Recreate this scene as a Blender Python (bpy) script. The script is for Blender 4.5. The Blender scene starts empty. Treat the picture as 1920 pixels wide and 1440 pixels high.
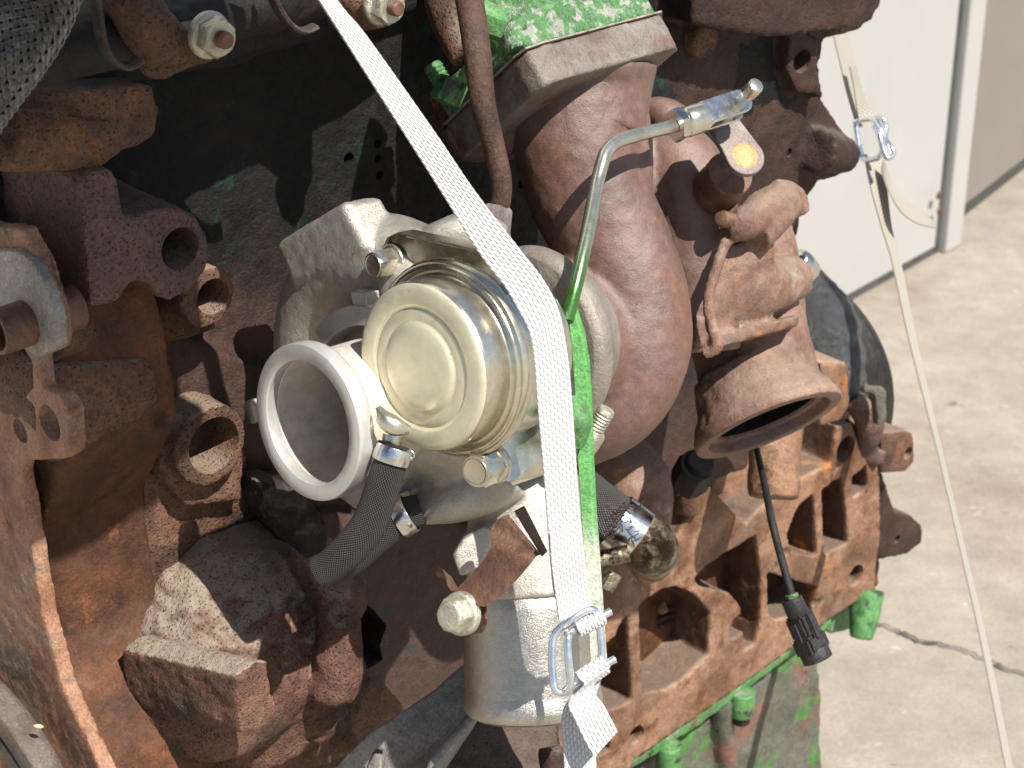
import bpy, bmesh, math, random
from mathutils import Vector, Matrix, noise
random.seed(7)
R = math.radians
sc = bpy.context.scene
COL = sc.collection
# ------------------------------------------------------------------ camera
F = 3700.0
PITCH = R(26)
CAMH = 1.15
C0 = Vector((0, 0, CAMH))
RV = Vector((1, 0, 0)); UV = Vector((0, math.sin(PITCH), math.cos(PITCH))); FV = Vector((0, math.cos(PITCH), -math.sin(PITCH)))
cd = bpy.data.cameras.new('camera'); cam = bpy.data.objects.new('camera', cd); COL.objects.link(cam)
cam.location = C0; cam.rotation_euler = (math.pi/2-PITCH, 0, 0)
cd.sensor_width = 36; cd.lens = F/1920*36; cd.clip_start = 0.02; cd.clip_end = 200
cd.dof.use_dof = True; cd.dof.focus_distance = 0.88; cd.dof.aperture_fstop = 26
sc.camera = cam
# ------------------------------------------------------------------ light
SUN = Vector((0.39, -0.44, 0.83)).normalized()
w = bpy.data.worlds.new("World"); sc.world = w; w.use_nodes = True
nt = w.node_tree; bgn = nt.nodes['Background']
sky = nt.nodes.new('ShaderNodeTexSky'); sky.sky_type = 'NISHITA'; sky.sun_disc = False
sky.sun_elevation = math.asin(SUN.z); sky.sun_rotation = math.atan2(SUN.x, SUN.y)
nt.links.new(sky.outputs[0], bgn.inputs[0]); bgn.inputs[1].default_value = 0.075
sl = bpy.data.lights.new('sun', 'SUN'); sl.energy = 5.0; sl.angle = R(0.5); sl.color = (1, 0.955, 0.89)
so = bpy.data.objects.new('sun', sl); COL.objects.link(so); so.location = (1, -1, 4)
so.rotation_euler = SUN.to_track_quat('Z', 'Y').to_euler()
sc.view_settings.view_transform = 'Standard'; sc.view_settings.look = 'None'
sc.view_settings.exposure = 0.58; sc.view_settings.gamma = 1
# ------------------------------------------------------------------ places
E1 = Vector((.723, .691, 0)).normalized(); E2 = Vector((.691, -.723, 0)).normalized(); E3 = Vector((0, 0, 1))
T1 = Vector((.70, .704, -.12)).normalized()
def ray(u, v): return RV*((u-960)/F) + UV*((720-v)/F) + FV
def P(u, v, d): return C0 + ray(u, v)*d
def hit(u, v, p0, n):
    r = ray(u, v); return C0 + r*((p0-C0).dot(n)/r.dot(n))
W0 = P(400, 400, .95)
def EO(u, v, o): return hit(u, v, W0+E2*o, E2)            # point on a plane parallel to the block's side wall, o metres proud
def S(px, d): return px*d/F
FP0 = P(60, 800, .86)
def EF(u, v, s=0): return hit(u, v, FP0-E1*s, E1)          # point on a plane parallel to the block's front face
def dep(p): return (p-C0).dot(FV)
def PV(du, dv, d): return (RV*du - UV*dv)*(d/F)
# ------------------------------------------------------------------ mesh helpers
def frame(ax, up=None):
    ax = ax.normalized(); up = up or (Vector((0, 0, 1)) if abs(ax.z) < .9 else Vector((1, 0, 0)))
    x = up.cross(ax).normalized(); return x, ax.cross(x).normalized(), ax
def add(dst, src):
    m = bpy.data.meshes.new('t'); src.to_mesh(m); dst.from_mesh(m); bpy.data.meshes.remove(m); src.free(); return dst
def join(*bms):
    b = bmesh.new()
    for x in bms: add(b, x)
    return b
def prism(pts, vec, bev=0):
    b = bmesh.new(); n = len(pts)
    v0 = [b.verts.new(p) for p in pts]; v1 = [b.verts.new(p+vec) for p in pts]
    b.faces.new(v0); b.faces.new(v1[::-1])
    for i in range(n):
        j = (i+1) % n; b.faces.new((v0[j], v0[i], v1[i], v1[j]))
    bmesh.ops.recalc_face_normals(b, faces=b.faces)
    if bev: bmesh.ops.bevel(b, geom=list(b.edges), offset=bev, segments=2, affect='EDGES', clamp_overlap=True)
    return b
def box(c, ax, ay, az, bev=0):   # half-extent vectors
    return prism([c-ax-ay-az, c+ax-ay-az, c+ax+ay-az, c-ax+ay-az], az*2, bev)
def crom(pts, vals=None, n=8):
    out = []; N = len(pts)
    for i in range(N-1):
        p0, p1, p2, p3 = pts[max(i-1, 0)], pts[i], pts[i+1], pts[min(i+2, N-1)]
        for k in range(n):
            t = k/n; a = 2*p1; b = p2-p0; c = 2*p0-5*p1+4*p2-p3; d = 3*p1-p0-3*p2+p3
            out.append((a+b*t+c*t*t+d*t**3)*.5)
    out.append(pts[-1]); return out
def tube(pts, rad, seg=24, n=8, caps=True, sq=1.0, sqdir=None, raw=False):
    if not isinstance(rad, (list, tuple)): rad = [rad]*len(pts)
    if raw: ps, rs = pts, rad
    else: ps = crom(pts, n=n); rs = [float(x) for x in crom(list(rad), n=n)]
    b = bmesh.new(); rings = []; x = None
    for i, p in enumerate(ps):
        t = (ps[min(i+1, len(ps)-1)]-ps[max(i-1, 0)]).normalized()
        if x is None:
            x = (sqdir or (Vector((0, 0, 1)) if abs(t.z) < .9 else Vector((1, 0, 0))))
        x = (x-t*x.dot(t)).normalized(); y = t.cross(x)
        rings.append([b.verts.new(p+(x*math.cos(a)*sq+y*math.sin(a))*rs[i]) for a in [2*math.pi*k/seg for k in range(seg)]])
    for i in range(len(rings)-1):
        for k in range(seg):
            j = (k+1) % seg; b.faces.new((rings[i][k], rings[i][j], rings[i+1][j], rings[i+1][k]))
    if caps: b.faces.new(rings[0][::-1]); b.faces.new(rings[-1])
    bmesh.ops.recalc_face_normals(b, faces=b.faces)
    return b
def lathe(c, ax, prof, seg=64, closed=False, rnd=.0004, caps=True):
    """prof: (axial, radius); radius 0 closes the end; closed joins last ring to first"""
    x, y, z = frame(ax); b = bmesh.new(); rings = []
    if rnd:
        q = [Vector((a, r, 0)) for a, r in prof]; n = len(q); o = []
        for i in range(n):
            if not closed and i in (0, n-1): o.append(q[i]); continue
            A, B = q[i-1]-q[i], q[(i+1) % n]-q[i]
            if A.length < 1e-6 or B.length < 1e-6 or q[i].y < 1e-6 or abs(A.angle(B)-math.pi) < .12: o.append(q[i]); continue
            o += [q[i]+A.normalized()*min(rnd, A.length*.35), q[i]+B.normalized()*min(rnd, B.length*.35)]
        prof = [(p.x, p.y) for p in o]
    for a, r in prof:
        if r <= 1e-6: rings.append([b.verts.new(c+z*a)])
        else: rings.append([b.verts.new(c+z*a+(x*math.cos(t)+y*math.sin(t))*r) for t in [2*math.pi*k/seg for k in range(seg)]])
    rr = list(zip(rings, rings[1:])) + ([(rings[-1], rings[0])] if closed else [])
    for A, B in rr:
        for k in range(seg):
            j = (k+1) % seg
            if len(A) == 1 and len(B) == 1: continue
            if len(A) == 1: b.faces.new((A[0], B[j], B[k]))
            elif len(B) == 1: b.faces.new((A[k], A[j], B[0]))
            else: b.faces.new((A[k], A[j], B[j], B[k]))
    if not closed and caps:
        if len(rings[0]) > 1: b.faces.new(rings[0][::-1])
        if len(rings[-1]) > 1: b.faces.new(rings[-1])
    bmesh.ops.recalc_face_normals(b, faces=b.faces)
    return b
def cyl(c, ax, r, L, seg=40, ch=0, r2=None):
    r2 = r if r2 is None else r2
    if ch: return lathe(c, ax, [(0, r-ch), (ch, r), (L-ch, r2), (L, r2-ch)], seg)
    return lathe(c, ax, [(0, r), (L, r2)], seg)
def hexa(c, ax, r, h, rot=0, ch=.12):
    """hexagon head with chamfered crown; across corners radius r"""
    x, y, z = frame(ax); b = bmesh.new()
    def ring(a, rad, n=24, hx=True):
        o = []
        for k in range(n):
            t = 2*math.pi*k/n
            rr = rad
            if hx: rr = min(rad, r*math.cos(math.pi/6)/math.cos((t % (math.pi/3))-math.pi/6))
            t += rot; o.append(b.verts.new(c+z*a+(x*math.cos(t)+y*math.sin(t))*rr))
        return o
    rs = [ring(0, r*.97), ring(h*ch*.6, r*1.01), ring(h*(1-ch), r*1.01), ring(h, r*.86)]
    for A, B in zip(rs, rs[1:]):
        for k in range(24):
            j = (k+1) % 24; b.faces.new((A[k], A[j], B[j], B[k]))
    b.faces.new(rs[0][::-1]); b.faces.new(rs[-1])
    bmesh.ops.recalc_face_normals(b, faces=b.faces)
    return b
def thread(c, ax, r, L, pitch=.0012, seg=28):
    pr = [(0, r*.82)]; a = 0
    while a < L-pitch*1.01: pr += [(a+pitch*.1, r*.86), (a+pitch*.5, r), (a+pitch*.6, r)]; a += pitch
    pr += [(L-.0003, r*.86), (L, r*.75)]
    return lathe(c, ax, pr, seg, rnd=0)
# ------------------------------------------------------------------ objects
MATS = {}
def thing(name, label, cat, loc, group=None):
    o = bpy.data.objects.new(name, None); COL.objects.link(o); o.location = loc; o.empty_display_size = .01
    o['label'] = label; o['category'] = cat
    if group: o['group'] = group
    return o
def wloc(o):
    v = Vector(o.location)
    while o.parent: o = o.parent; v += Vector(o.location)
    return v
def fin(name, b, mat, parent=None, ang=35, label=None, cat=None, kind=None, bev=0, group=None, flat=False):
    me = bpy.data.meshes.new(name)
    if isinstance(b, bpy.types.Mesh): me = b; me.name = name
    else: b.to_mesh(me); b.free()
    o = bpy.data.objects.new(name, me); COL.objects.link(o)
    n = len(me.vertices); 
    lo = Vector([min(v.co[i] for v in me.vertices) for i in range(3)]); hi = Vector([max(v.co[i] for v in me.vertices) for i in range(3)])
    org = Vector(((lo.x+hi.x)/2, (lo.y+hi.y)/2, lo.z))
    me.transform(Matrix.Translation(-org))
    o.location = org - (wloc(parent) if parent else Vector())
    if parent: o.parent = parent
    me.materials.clear()
    if mat:
        for m in (mat if isinstance(mat, list) else [mat]): me.materials.append(MATS[m])
    if not flat:
        me.shade_smooth(); me.set_sharp_from_angle(angle=R(ang))
    if bev:
        md = o.modifiers.new('bevel', 'BEVEL'); md.width = bev; md.segments = 2; md.limit_method = 'ANGLE'; md.angle_limit = R(40)
    if label: o['label'] = label
    if cat: o['category'] = cat
    if kind: o['kind'] = kind
    if group: o['group'] = group
    return o
def evalmesh(b, mods):
    me = bpy.data.meshes.new('tmp')
    if isinstance(b, bpy.types.Mesh): me = b
    else: b.to_mesh(me); b.free()
    o = bpy.data.objects.new('tmp', me); COL.objects.link(o); kill = []
    for t, kw in mods:
        m = o.modifiers.new('m', t)
        for k, v in kw.items():
            if k == 'cut':
                cm = bpy.data.meshes.new('c'); v.to_mesh(cm); v.free()
                co = bpy.data.objects.new('c', cm); COL.objects.link(co); m.object = co; kill.append(co)
            else: setattr(m, k, v)
    dg = bpy.context.evaluated_depsgraph_get()
    r = bpy.data.meshes.new_from_object(o.evaluated_get(dg)); 
    for q in kill: bpy.data.objects.remove(q)
    bpy.data.objects.remove(o); return r
def cast(solids, voxel=.0016, smooth=6, pre=(), post=(), amp=.0006, freq=90, amp2=0, freq2=25):
    b = join(*solids)
    me = evalmesh(b, [('REMESH', dict(mode='VOXEL', voxel_size=voxel, adaptivity=0))])
    if pre:
        c = join(*pre)
        me = evalmesh(me, [('BOOLEAN', dict(operation='DIFFERENCE', solver='MANIFOLD', cut=c)), ('REMESH', dict(mode='VOXEL', voxel_size=voxel, adaptivity=0))])
    if smooth: me = evalmesh(me, [('SMOOTH', dict(factor=.5, iterations=smooth))])
    if amp or amp2:
        ns = [Vector(n.vector) for n in me.vertex_normals]
        for v, n in zip(me.vertices, ns):
            p = v.co; h = amp*noise.noise(p*freq)+amp*.5*noise.noise(p*freq*2.7)
            if amp2: h += amp2*noise.noise(p*freq2)
            v.co = p+n*h
    for c in post:
        me = evalmesh(me, [('BOOLEAN', dict(operation='DIFFERENCE', solver='MANIFOLD', cut=c))])
    return me
# ------------------------------------------------------------------ materials
def base(name):
    m = bpy.data.materials.new(name); m.use_nodes = True; MATS[name] = m; nt = m.node_tree
    return m, nt, nt.nodes['Principled BSDF']
class N:
    def __init__(s, nt): s.nt = nt; s.l = nt.links.new
    def n(s, t, **k):
        x = s.nt.nodes.new('ShaderNode'+t)
        for a, b in k.items(): setattr(x, a, b)
        return x
    def pos(s): return s.n('NewGeometry').outputs['Position']
    def noise(s, vec, scale, det=6, rough=.6, dist=0):
        x = s.n('TexNoise'); s.l(vec, x.inputs['Vector']); x.inputs['Scale'].default_value = scale
        x.inputs['Detail'].default_value = det; x.inputs['Roughness'].default_value = rough; x.inputs['Distortion'].default_value = dist
        return x.outputs['Fac']
    def ramp(s, fac, stops, interp='LINEAR'):
        x = s.n('ValToRGB'); s.l(fac, x.inputs[0]); cr = x.color_ramp; cr.interpolation = interp
        while len(cr.elements) < len(stops): cr.elements.new(.5)
        for e, (p, c) in zip(cr.elements, stops):
            e.position = p; e.color = (c if isinstance(c, tuple) else (c, c, c)) + (1,)
        return x.outputs[0]
    def mix(s, fac, a, b, mode='MIX'):
        x = s.n('Mix', data_type='RGBA', blend_type=mode)
        for i, v in ((0, fac), (6, a), (7, b)):
            if hasattr(v, 'links'): s.l(v, x.inputs[i])
            elif i: x.inputs[i].default_value = tuple(v)+(1,)
            else: x.inputs[i].default_value = v
        return x.outputs[2]
    def math(s, op, a, b=None, c=None):
        x = s.n('Math', operation=op)
        for i, v in enumerate((a, b, c)):
            if v is None: continue
            if hasattr(v, 'links'): s.l(v, x.inputs[i])
            else: x.inputs[i].default_value = v
        return x.outputs[0]
    def dot(s, vec, d):
        x = s.n('VectorMath', operation='DOT_PRODUCT'); s.l(vec, x.inputs[0]); x.inputs[1].default_value = d; return x.outputs['Value']
    def sstep(s, v, a, b):
        x = s.n('MapRange', interpolation_type='SMOOTHSTEP'); s.l(v, x.inputs[0]); x.inputs[1].default_value = a; x.inputs[2].default_value = b
        x.inputs[3].default_value = 0; x.inputs[4].default_value = 1; return x.outputs[0]
    def bump(s, h, dist, strength=1, prev=None):
        x = s.n('Bump'); s.l(h, x.inputs['Height']); x.inputs['Distance'].default_value = dist; x.inputs['Strength'].default_value = strength
        if prev is not None: s.l(prev, x.inputs['Normal'])
        return x.outputs[0]
def mat_cast(name, cols, scale=22, rough=(.55, .85), metal=0, bump=.0005, bscale=700, patches=(), spec=.4, fine=.45, pits=0, zones=(), bump2=.0012, cast_scale=160, mid=.26, edge=0, dust=0):
    m, nt, bs = base(name); q = N(nt); p = q.pos()
    if 'rust' in name and name not in ('turbine_rust', 'outlet_rust') or name == 'steel_brown':
        wm = lambda c: (min(1, c[0]*1.10), c[1]*.94, c[2]*.76)
        gain = {'rust_block': 1.35, 'rust_purple': 1.45, 'rust_cavity': 1.1}.get(name, 1); cols = [tuple(x*gain for x in wm(c)) for c in cols]; patches = [(wm(x[0]),)+tuple(x[1:]) for x in patches]
    n1 = q.noise(p, scale, 7, .62, .3)
    k = len(cols); c = q.ramp(n1, [(.28+.44*i/max(k-1, 1), col) for i, col in enumerate(cols)])
    for z in zones:       # (direction, offset a, b, colour, amount): a painted or rusted region with a ragged edge
        v = q.dot(p, z[0]); v = q.math('ADD', v, q.math('MULTIPLY', q.math('SUBTRACT', q.noise(p, z[5] if len(z) > 5 else 40, 6), .5), z[6] if len(z) > 6 else .09))
        f = q.math('MULTIPLY', q.sstep(v, z[1], z[2]), z[4]); c = q.mix(f, c, z[3])
    for i, (col, sca, a, b_) in enumerate(patches):
        x = q.n('VectorMath', operation='ADD'); q.l(p, x.inputs[0]); x.inputs[1].default_value = (3.1*i+1.7, 2.3*i, .9*i)
        f = q.sstep(q.noise(x.outputs[0], sca, 8, .68, .2), a, b_); c = q.mix(f, c, col)
    nf = q.noise(p, bscale, 4, .7)
    g = q.ramp(nf, [(.25, 1-fine), (.5, 1.0), (.78, 1+fine*.9)]); c = q.mix(1, c, g, 'MULTIPLY')
    nm = q.noise(p, cast_scale, 6, .7)
    g2 = q.ramp(nm, [(.3, 1-mid), (.7, 1+mid)]); c = q.mix(1, c, g2, 'MULTIPLY')
    if dust:
        nz = q.n('SeparateXYZ'); q.l(q.n('NewGeometry').outputs['Normal'], nz.inputs[0])
        df = q.math('MULTIPLY', q.sstep(q.math('ADD', nz.outputs[2], q.math('MULTIPLY', q.math('SUBTRACT', q.noise(p, 55, 8, .7), .5), 1.1)), .50, .95), dust)
        c = q.mix(df, c, q.mix(1, (.38, .315, .24), q.ramp(nf, [(.25, .74), (.5, 1.0), (.78, 1.2)]), 'MULTIPLY'))
    if edge:
        pt = q.n('NewGeometry').outputs['Pointiness']; pe = q.math('ADD', pt, q.math('MULTIPLY', q.math('SUBTRACT', nm, .5), .12))
        c = q.mix(q.sstep(pe, .52, .62), c, q.mix(1, c, (edge, edge*.97, edge*.94), 'MULTIPLY'))
    q.l(c, bs.inputs['Base Color'])
    q.l(q.ramp(nm, [(.3, rough[0]), (.7, rough[1])]), bs.inputs['Roughness'])
    bs.inputs['Metallic'].default_value = metal; bs.inputs['Specular IOR Level'].default_value = spec
    h = q.bump(nm, bump2); h = q.bump(nf, bump, 1, h)
    if pits:
        v = q.n('TexVoronoi'); q.l(p, v.inputs['Vector']); v.inputs['Scale'].default_value = pits
        h = q.bump(q.ramp(v.outputs['Distance'], [(.1, 0), (.35, 1)]), bump*.8, 1, h)
    q.l(h, bs.inputs['Normal']); return m
RB = (.115, .052, .034); RD = (.045, .022, .018); RP = (.13, .075, .07); RO = (.30, .105, .035)
mat_cast('rust_block', [(.03, .019, .016), (.07, .043, .035), (.12, .072, .056), (.10, .064, .054)], 26, patches=[((.22, .10, .04), 34, .57, .70), ((.016, .013, .012), 18, .54, .70), ((.16, .13, .11), 50, .62, .74)], pits=420, bump=.0012, fine=.6, edge=1.7, dust=0.45)
mat_cast('rust_purple', [(.045, .031, .034), (.085, .058, .062), (.12, .075, .072)], 30, patches=[((.24, .11, .06), 70, .62, .72), ((.15, .12, .11), 50, .60, .74)], pits=480, bump=.0012, fine=.6, edge=1.7, dust=0.35)
mat_cast('rust_orange', [(.12, .07, .05), (.24, .135, .095), (.34, .21, .16), (.22, .16, .14)], 36, patches=[((.36, .18, .08), 25, .58, .70), ((.23, .205, .19), 22, .52, .64), ((.07, .04, .03), 40, .58, .70)], rough=(.5, .8), edge=1.2, dust=.3, fine=.5)
mat_cast('rust_pink', [(.08, .045, .037), (.14, .08, .067), (.20, .125, .10)], 24, patches=[((.075, .062, .052), 30, .50, .64), ((.28, .14, .07), 60, .62, .74), ((.30, .27, .22), 22, .60, .72)], pits=520, bump=.0013, fine=.6, edge=1.6, dust=0.85)
RAILC = [(.085, .048, .035), (.16, .095, .065), (.29, .19, .14), (.19, .135, .11)]
mat_cast('rust_rail', RAILC, 22, patches=[((.16, .13, .125), 14, .52, .66), ((.10, .045, .028), 30, .54, .66), ((.33, .14, .045), 26, .58, .70), ((.04, .03, .027), 24, .58, .72), ((.30, .26, .22), 40, .62, .72)], fine=.5, edge=1.5, bump=.0008, dust=0.5)
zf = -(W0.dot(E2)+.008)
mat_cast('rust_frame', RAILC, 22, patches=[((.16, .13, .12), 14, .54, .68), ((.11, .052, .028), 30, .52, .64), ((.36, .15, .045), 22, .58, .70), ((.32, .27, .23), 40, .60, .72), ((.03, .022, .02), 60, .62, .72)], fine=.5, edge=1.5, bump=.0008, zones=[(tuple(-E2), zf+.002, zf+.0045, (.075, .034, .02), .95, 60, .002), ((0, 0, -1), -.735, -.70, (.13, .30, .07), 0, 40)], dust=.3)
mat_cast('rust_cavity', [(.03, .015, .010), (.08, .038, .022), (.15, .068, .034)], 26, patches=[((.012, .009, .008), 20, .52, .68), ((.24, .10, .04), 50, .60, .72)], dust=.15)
mat_cast('rust_rail_green', [(.13, .06, .038), (.25, .12, .08), (.34, .19, .13), (.26, .16, .13)], 22, patches=[((.42, .16, .03), 28, .62, .72)], fine=.35)
mat_cast('turbine_rust', [(.095, .05, .038), (.15, .083, .064), (.20, .12, .094)], 16, rough=(.36, .54), spec=.7, bump=.00022, bscale=1500, bump2=.0005, fine=.42, patches=[((.32, .16, .08), 150, .64, .72), ((.12, .09, .09), 20, .54, .74), ((.16, .075, .045), 12, .50, .66)], dust=.12)
mat_cast('outlet_rust', [(.13, .068, .05), (.22, .125, .09), (.33, .215, .16)], 26, rough=(.5, .72), bump=.0006, bscale=1100, fine=.5, patches=[((.17, .125, .11), 14, .54, .68), ((.38, .33, .26), 30, .56, .72), ((.09, .05, .042), 26, .56, .70), ((.34, .15, .06), 40, .58, .70)], edge=1.3, dust=.35)
mat_cast('rust_dark', [(.014, .009, .008), (.035, .020, .017), (.058, .034, .028)], 24, patches=[((.14, .06, .03), 40, .62, .74)], pits=350, dust=0.2)
mat_cast('oily_black', [(.004, .004, .005), (.011, .010, .010), (.022, .019, .018)], 22, rough=(.4, .75), spec=.35, patches=[((.10, .09, .08), 120, .66, .76), ((.04, .022, .014), 18, .56, .70)], bump=.0004, dust=0.12)
mat_cast('oily_dusty', [(.008, .007, .007), (.03, .024, .02), (.06, .05, .045)], 60, rough=(.4, .8), bump=.0012, bump2=.003, patches=[((.22, .19, .16), 70, .55, .68)], dust=.5)
mat_cast('block_wall', [(.003, .0034, .0036), (.0075, .008, .008), (.014, .012, .011)], 20, rough=(.42, .75), bump=.0006, bump2=.002, spec=.3,
         zones=[((-.35, -.35, -1.0), -1.075, -.985, (.075, .042, .033), .9, 30)],
         patches=[((.010, .055, .038), 26, .57, .70), ((.030, .017, .012), 30, .56, .72), ((.05, .055, .05), 110, .66, .76), ((.012, .05, .035), 60, .62, .72)])
mat_cast('alu_cast', [(.38, .345, .29), (.49, .455, .40), (.57, .535, .475)], 18, rough=(.32, .46), metal=.6, bump=.0005, bscale=1000, bump2=.0003, fine=.18, mid=.13, cast_scale=200, patches=[((.20, .14, .09), 110, .64, .74), ((.14, .12, .10), 60, .64, .76), ((.34, .22, .13), 26, .66, .78)])
mat_cast('alu_grain', [(.38, .355, .31), (.48, .455, .405), (.56, .535, .48)], 18, rough=(.26, .40), metal=.88, bump=.00028, bscale=1000, fine=.18, mid=.12, bump2=.0003, patches=[((.22, .16, .10), 150, .64, .74), ((.24, .19, .14), 30, .62, .80)], zones=[((0, 0, -1), -.585, -.565, (.16, .12, .075), .75, 90, .03)])
mat_cast('alu_dull', [(.20, .185, .165), (.30, .28, .25), (.40, .375, .34)], 20, rough=(.5, .75), metal=.35, bump=.0005, patches=[((.10, .07, .055), 30, .60, .72)])
mat_cast('alu_machined', [(.58, .565, .53), (.68, .665, .63)], 30, rough=(.30, .42), metal=.5, bump=.00005, fine=.05, mid=.1, bump2=.00006, spec=.6)
mat_cast('alu_bore', [(.56, .50, .43), (.72, .66, .58)], 40, rough=(.34, .5), metal=.25, bump=.00006, bscale=1500, fine=.12, mid=.16, bump2=.0001, patches=[((.44, .36, .27), 50, .58, .8)])
mat_cast('zinc_yellow', [(.56, .51, .38), (.66, .62, .50), (.73, .70, .60)], 26, rough=(.18, .30), metal=.92, bump=.00003, bscale=1500, fine=.08, mid=.12, bump2=.00006, spec=.6, patches=[((.34, .25, .14), 50, .60, .80), ((.14, .10, .07), 240, .66, .78)])
mat_cast('zinc_face', [(.60, .55, .385), (.70, .66, .49), (.75, .71, .56)], 34, rough=(.34, .46), metal=.45, bump=.00003, bscale=1500, fine=.08, mid=.08, bump2=.00005, spec=.6, patches=[((.38, .31, .20), 44, .58, .78), ((.18, .13, .09), 210, .64, .76)])
mat_cast('zinc_bright', [(.66, .65, .60), (.78, .77, .74)], 30, rough=(.14, .26), metal=1, bump=.00003, fine=.08, bump2=.0001, patches=[((.38, .31, .18), 140, .66, .78)])
mat_cast('zinc_blue', [(.66, .70, .76), (.78, .82, .86)], 30, rough=(.22, .34), metal=.9, bump=.00003, fine=.05, bump2=.00006)
mat_cast('zinc_old', [(.34, .32, .24), (.52, .50, .40), (.60, .57, .47)], 60, rough=(.3, .55), metal=.7, bump=.0002, fine=.2, patches=[((.30, .15, .05), 160, .60, .70)])
mat_cast('steel_lever', [(.13, .10, .09), (.20, .165, .15), (.25, .21, .195)], 40, rough=(.38, .55), metal=.4, bump=.00015, fine=.15)
mat_cast('weld_tip', [(.34, .20, .08), (.55, .38, .18)], 120, rough=(.4, .55), metal=.3, bump=.0002, fine=.1)
mat_cast('steel_brown', [(.07, .042, .034), (.12, .073, .058), (.15, .095, .078)], 40, rough=(.34, .5), metal=.15, bump=.00012, bscale=1200, fine=.25, patches=[((.22, .10, .05), 120, .64, .76)], edge=1.5)
mat_cast('pipe_rust', [(.035, .023, .02), (.07, .042, .034), (.11, .07, .056)], 70, rough=(.45, .7), bump=.0006, fine=.5, patches=[((.24, .11, .04), 90, .60, .72), ((.13, .11, .10), 50, .60, .70)])
mat_cast('disc_grey', [(.20, .17, .14), (.28, .245, .21), (.34, .30, .26)], 40, rough=(.42, .55), metal=.35, bump=.0001, fine=.15, mid=.12)
mat_cast('clip_dark', [(.02, .014, .012), (.06, .045, .035)], 80, rough=(.4, .6), edge=2)
mat_cast('green_paint', [(.05, .14, .045), (.09, .24, .075), (.13, .30, .11)], 60, rough=(.35, .6), bump=.0003, spec=.5, fine=.5, patches=[((.04, .045, .03), 50, .52, .62), ((.26, .27, .21), 40, .56, .68), ((.14, .085, .06), 28, .54, .64)])
mat_cast('green_grit', [(.05, .15, .04), (.08, .24, .065)], 70, rough=(.3, .55), bump=.0018, bscale=380, spec=.8, patches=[((.32, .33, .27), 170, .48, .58), ((.03, .05, .02), 150, .58, .70)])
mat_cast('green_pan', [(.06, .065, .045), (.12, .12, .09), (.17, .155, .125)], 26, patches=[((.20, .10, .07), 16, .54, .62), ((.08, .20, .05), 20, .54, .60), ((.03, .025, .02), 30, .58, .68), ((.28, .12, .05), 26, .64, .72)], rough=(.5, .8), fine=.5)
mat_cast('rod_green', [(.42, .41, .33), (.60, .58, .50)], 60, rough=(.2, .32), metal=.85, bump=.00003, fine=.1, mid=.1, bump2=.00005, zones=[((0, 0, -1), -.835, -.80, (.11, .29, .08), 1, 60, .03)], patches=[((.05, .05, .03), 200, .70, .78)])
mat_cast('bar_green', [(.42, .44, .34), (.50, .52, .42)], 60, rough=(.4, .6), metal=.2, bump=.0002, zones=[((0, 0, 1), .690, .72, (.10, .30, .08), 1, 60, .03)])
mat_cast('rubber', [(.010, .010, .010), (.02, .019, .018)], 60, rough=(.45, .7), bump=.0002, patches=[((.07, .06, .05), 100, .62, .74)])
mat_cast('shiny_black', [(.022, .025, .028), (.05, .053, .056)], 30, rough=(.16, .28), spec=1.0, bump=.002, bscale=200, bump2=.005)
mat_cast('black_plastic', [(.018, .017, .017), (.03, .028, .027)], 60, rough=(.35, .5), bump=.0001)
mat_cast('soot', [(.004, .003, .003), (.012, .009, .008)], 40, rough=(.8, .95), spec=.1)
mat_cast('ring_steel', [(.07, .052, .042), (.13, .105, .085), (.17, .145, .12)], 50, rough=(.5, .7), metal=.1, bump=.0003, fine=.4, patches=[((.16, .08, .05), 40, .54, .66)])
mat_cast('gasket', [(.25, .22, .17), (.40, .36, .29)], 60, rough=(.4, .6), metal=.5)
mat_cast('flange_grey', [(.11, .075, .058), (.19, .16, .135), (.27, .245, .215)], 20, rough=(.4, .6), spec=.6, bump=.0004, bscale=900, fine=.4, patches=[((.13, .07, .048), 22, .48, .62)])
mat_cast('concrete', [(.26, .228, .178), (.30, .267, .215), (.34, .31, .255)], 1.2, rough=(.8, .95), bump=.0006, bscale=260, bump2=.0014, cast_scale=18, fine=.22, mid=.18, patches=[((.225, .18, .14), 2.5, .50, .75), ((.14, .115, .095), 7, .66, .76), ((.12, .095, .075), 26, .64, .72), ((.42, .395, .35), 34, .60, .74), ((.33, .26, .22), 1.1, .5, .8)])
mat_cast('wall_paint', [(.41, .40, .385), (.44, .43, .41)], 1.5, rough=(.4, .55), bump=.00005, bump2=.0002, fine=.02, cast_scale=5, mid=.03, patches=[((.385, .375, .35), 3, .5, .85)])
mat_cast('door_beige', [(.20, .17, .15), (.235, .205, .185), (.27, .24, .22)], 1.8, rough=(.35, .5), bump=.00005, bump2=.0002, fine=.03, cast_scale=6, mid=.06, patches=[((.24, .19, .16), 3, .5, .8)])
mat_cast('seam_dark', [(.05, .055, .05), (.09, .09, .08)], 20)
mat_cast('oil_sludge', [(.02, .010, .006), (.07, .035, .018)], 120, rough=(.15, .5), bump=.0008, bscale=500, spec=.7)
mat_cast('flake', [(.55, .42, .30), (.7, .58, .44)], 100)
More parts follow.
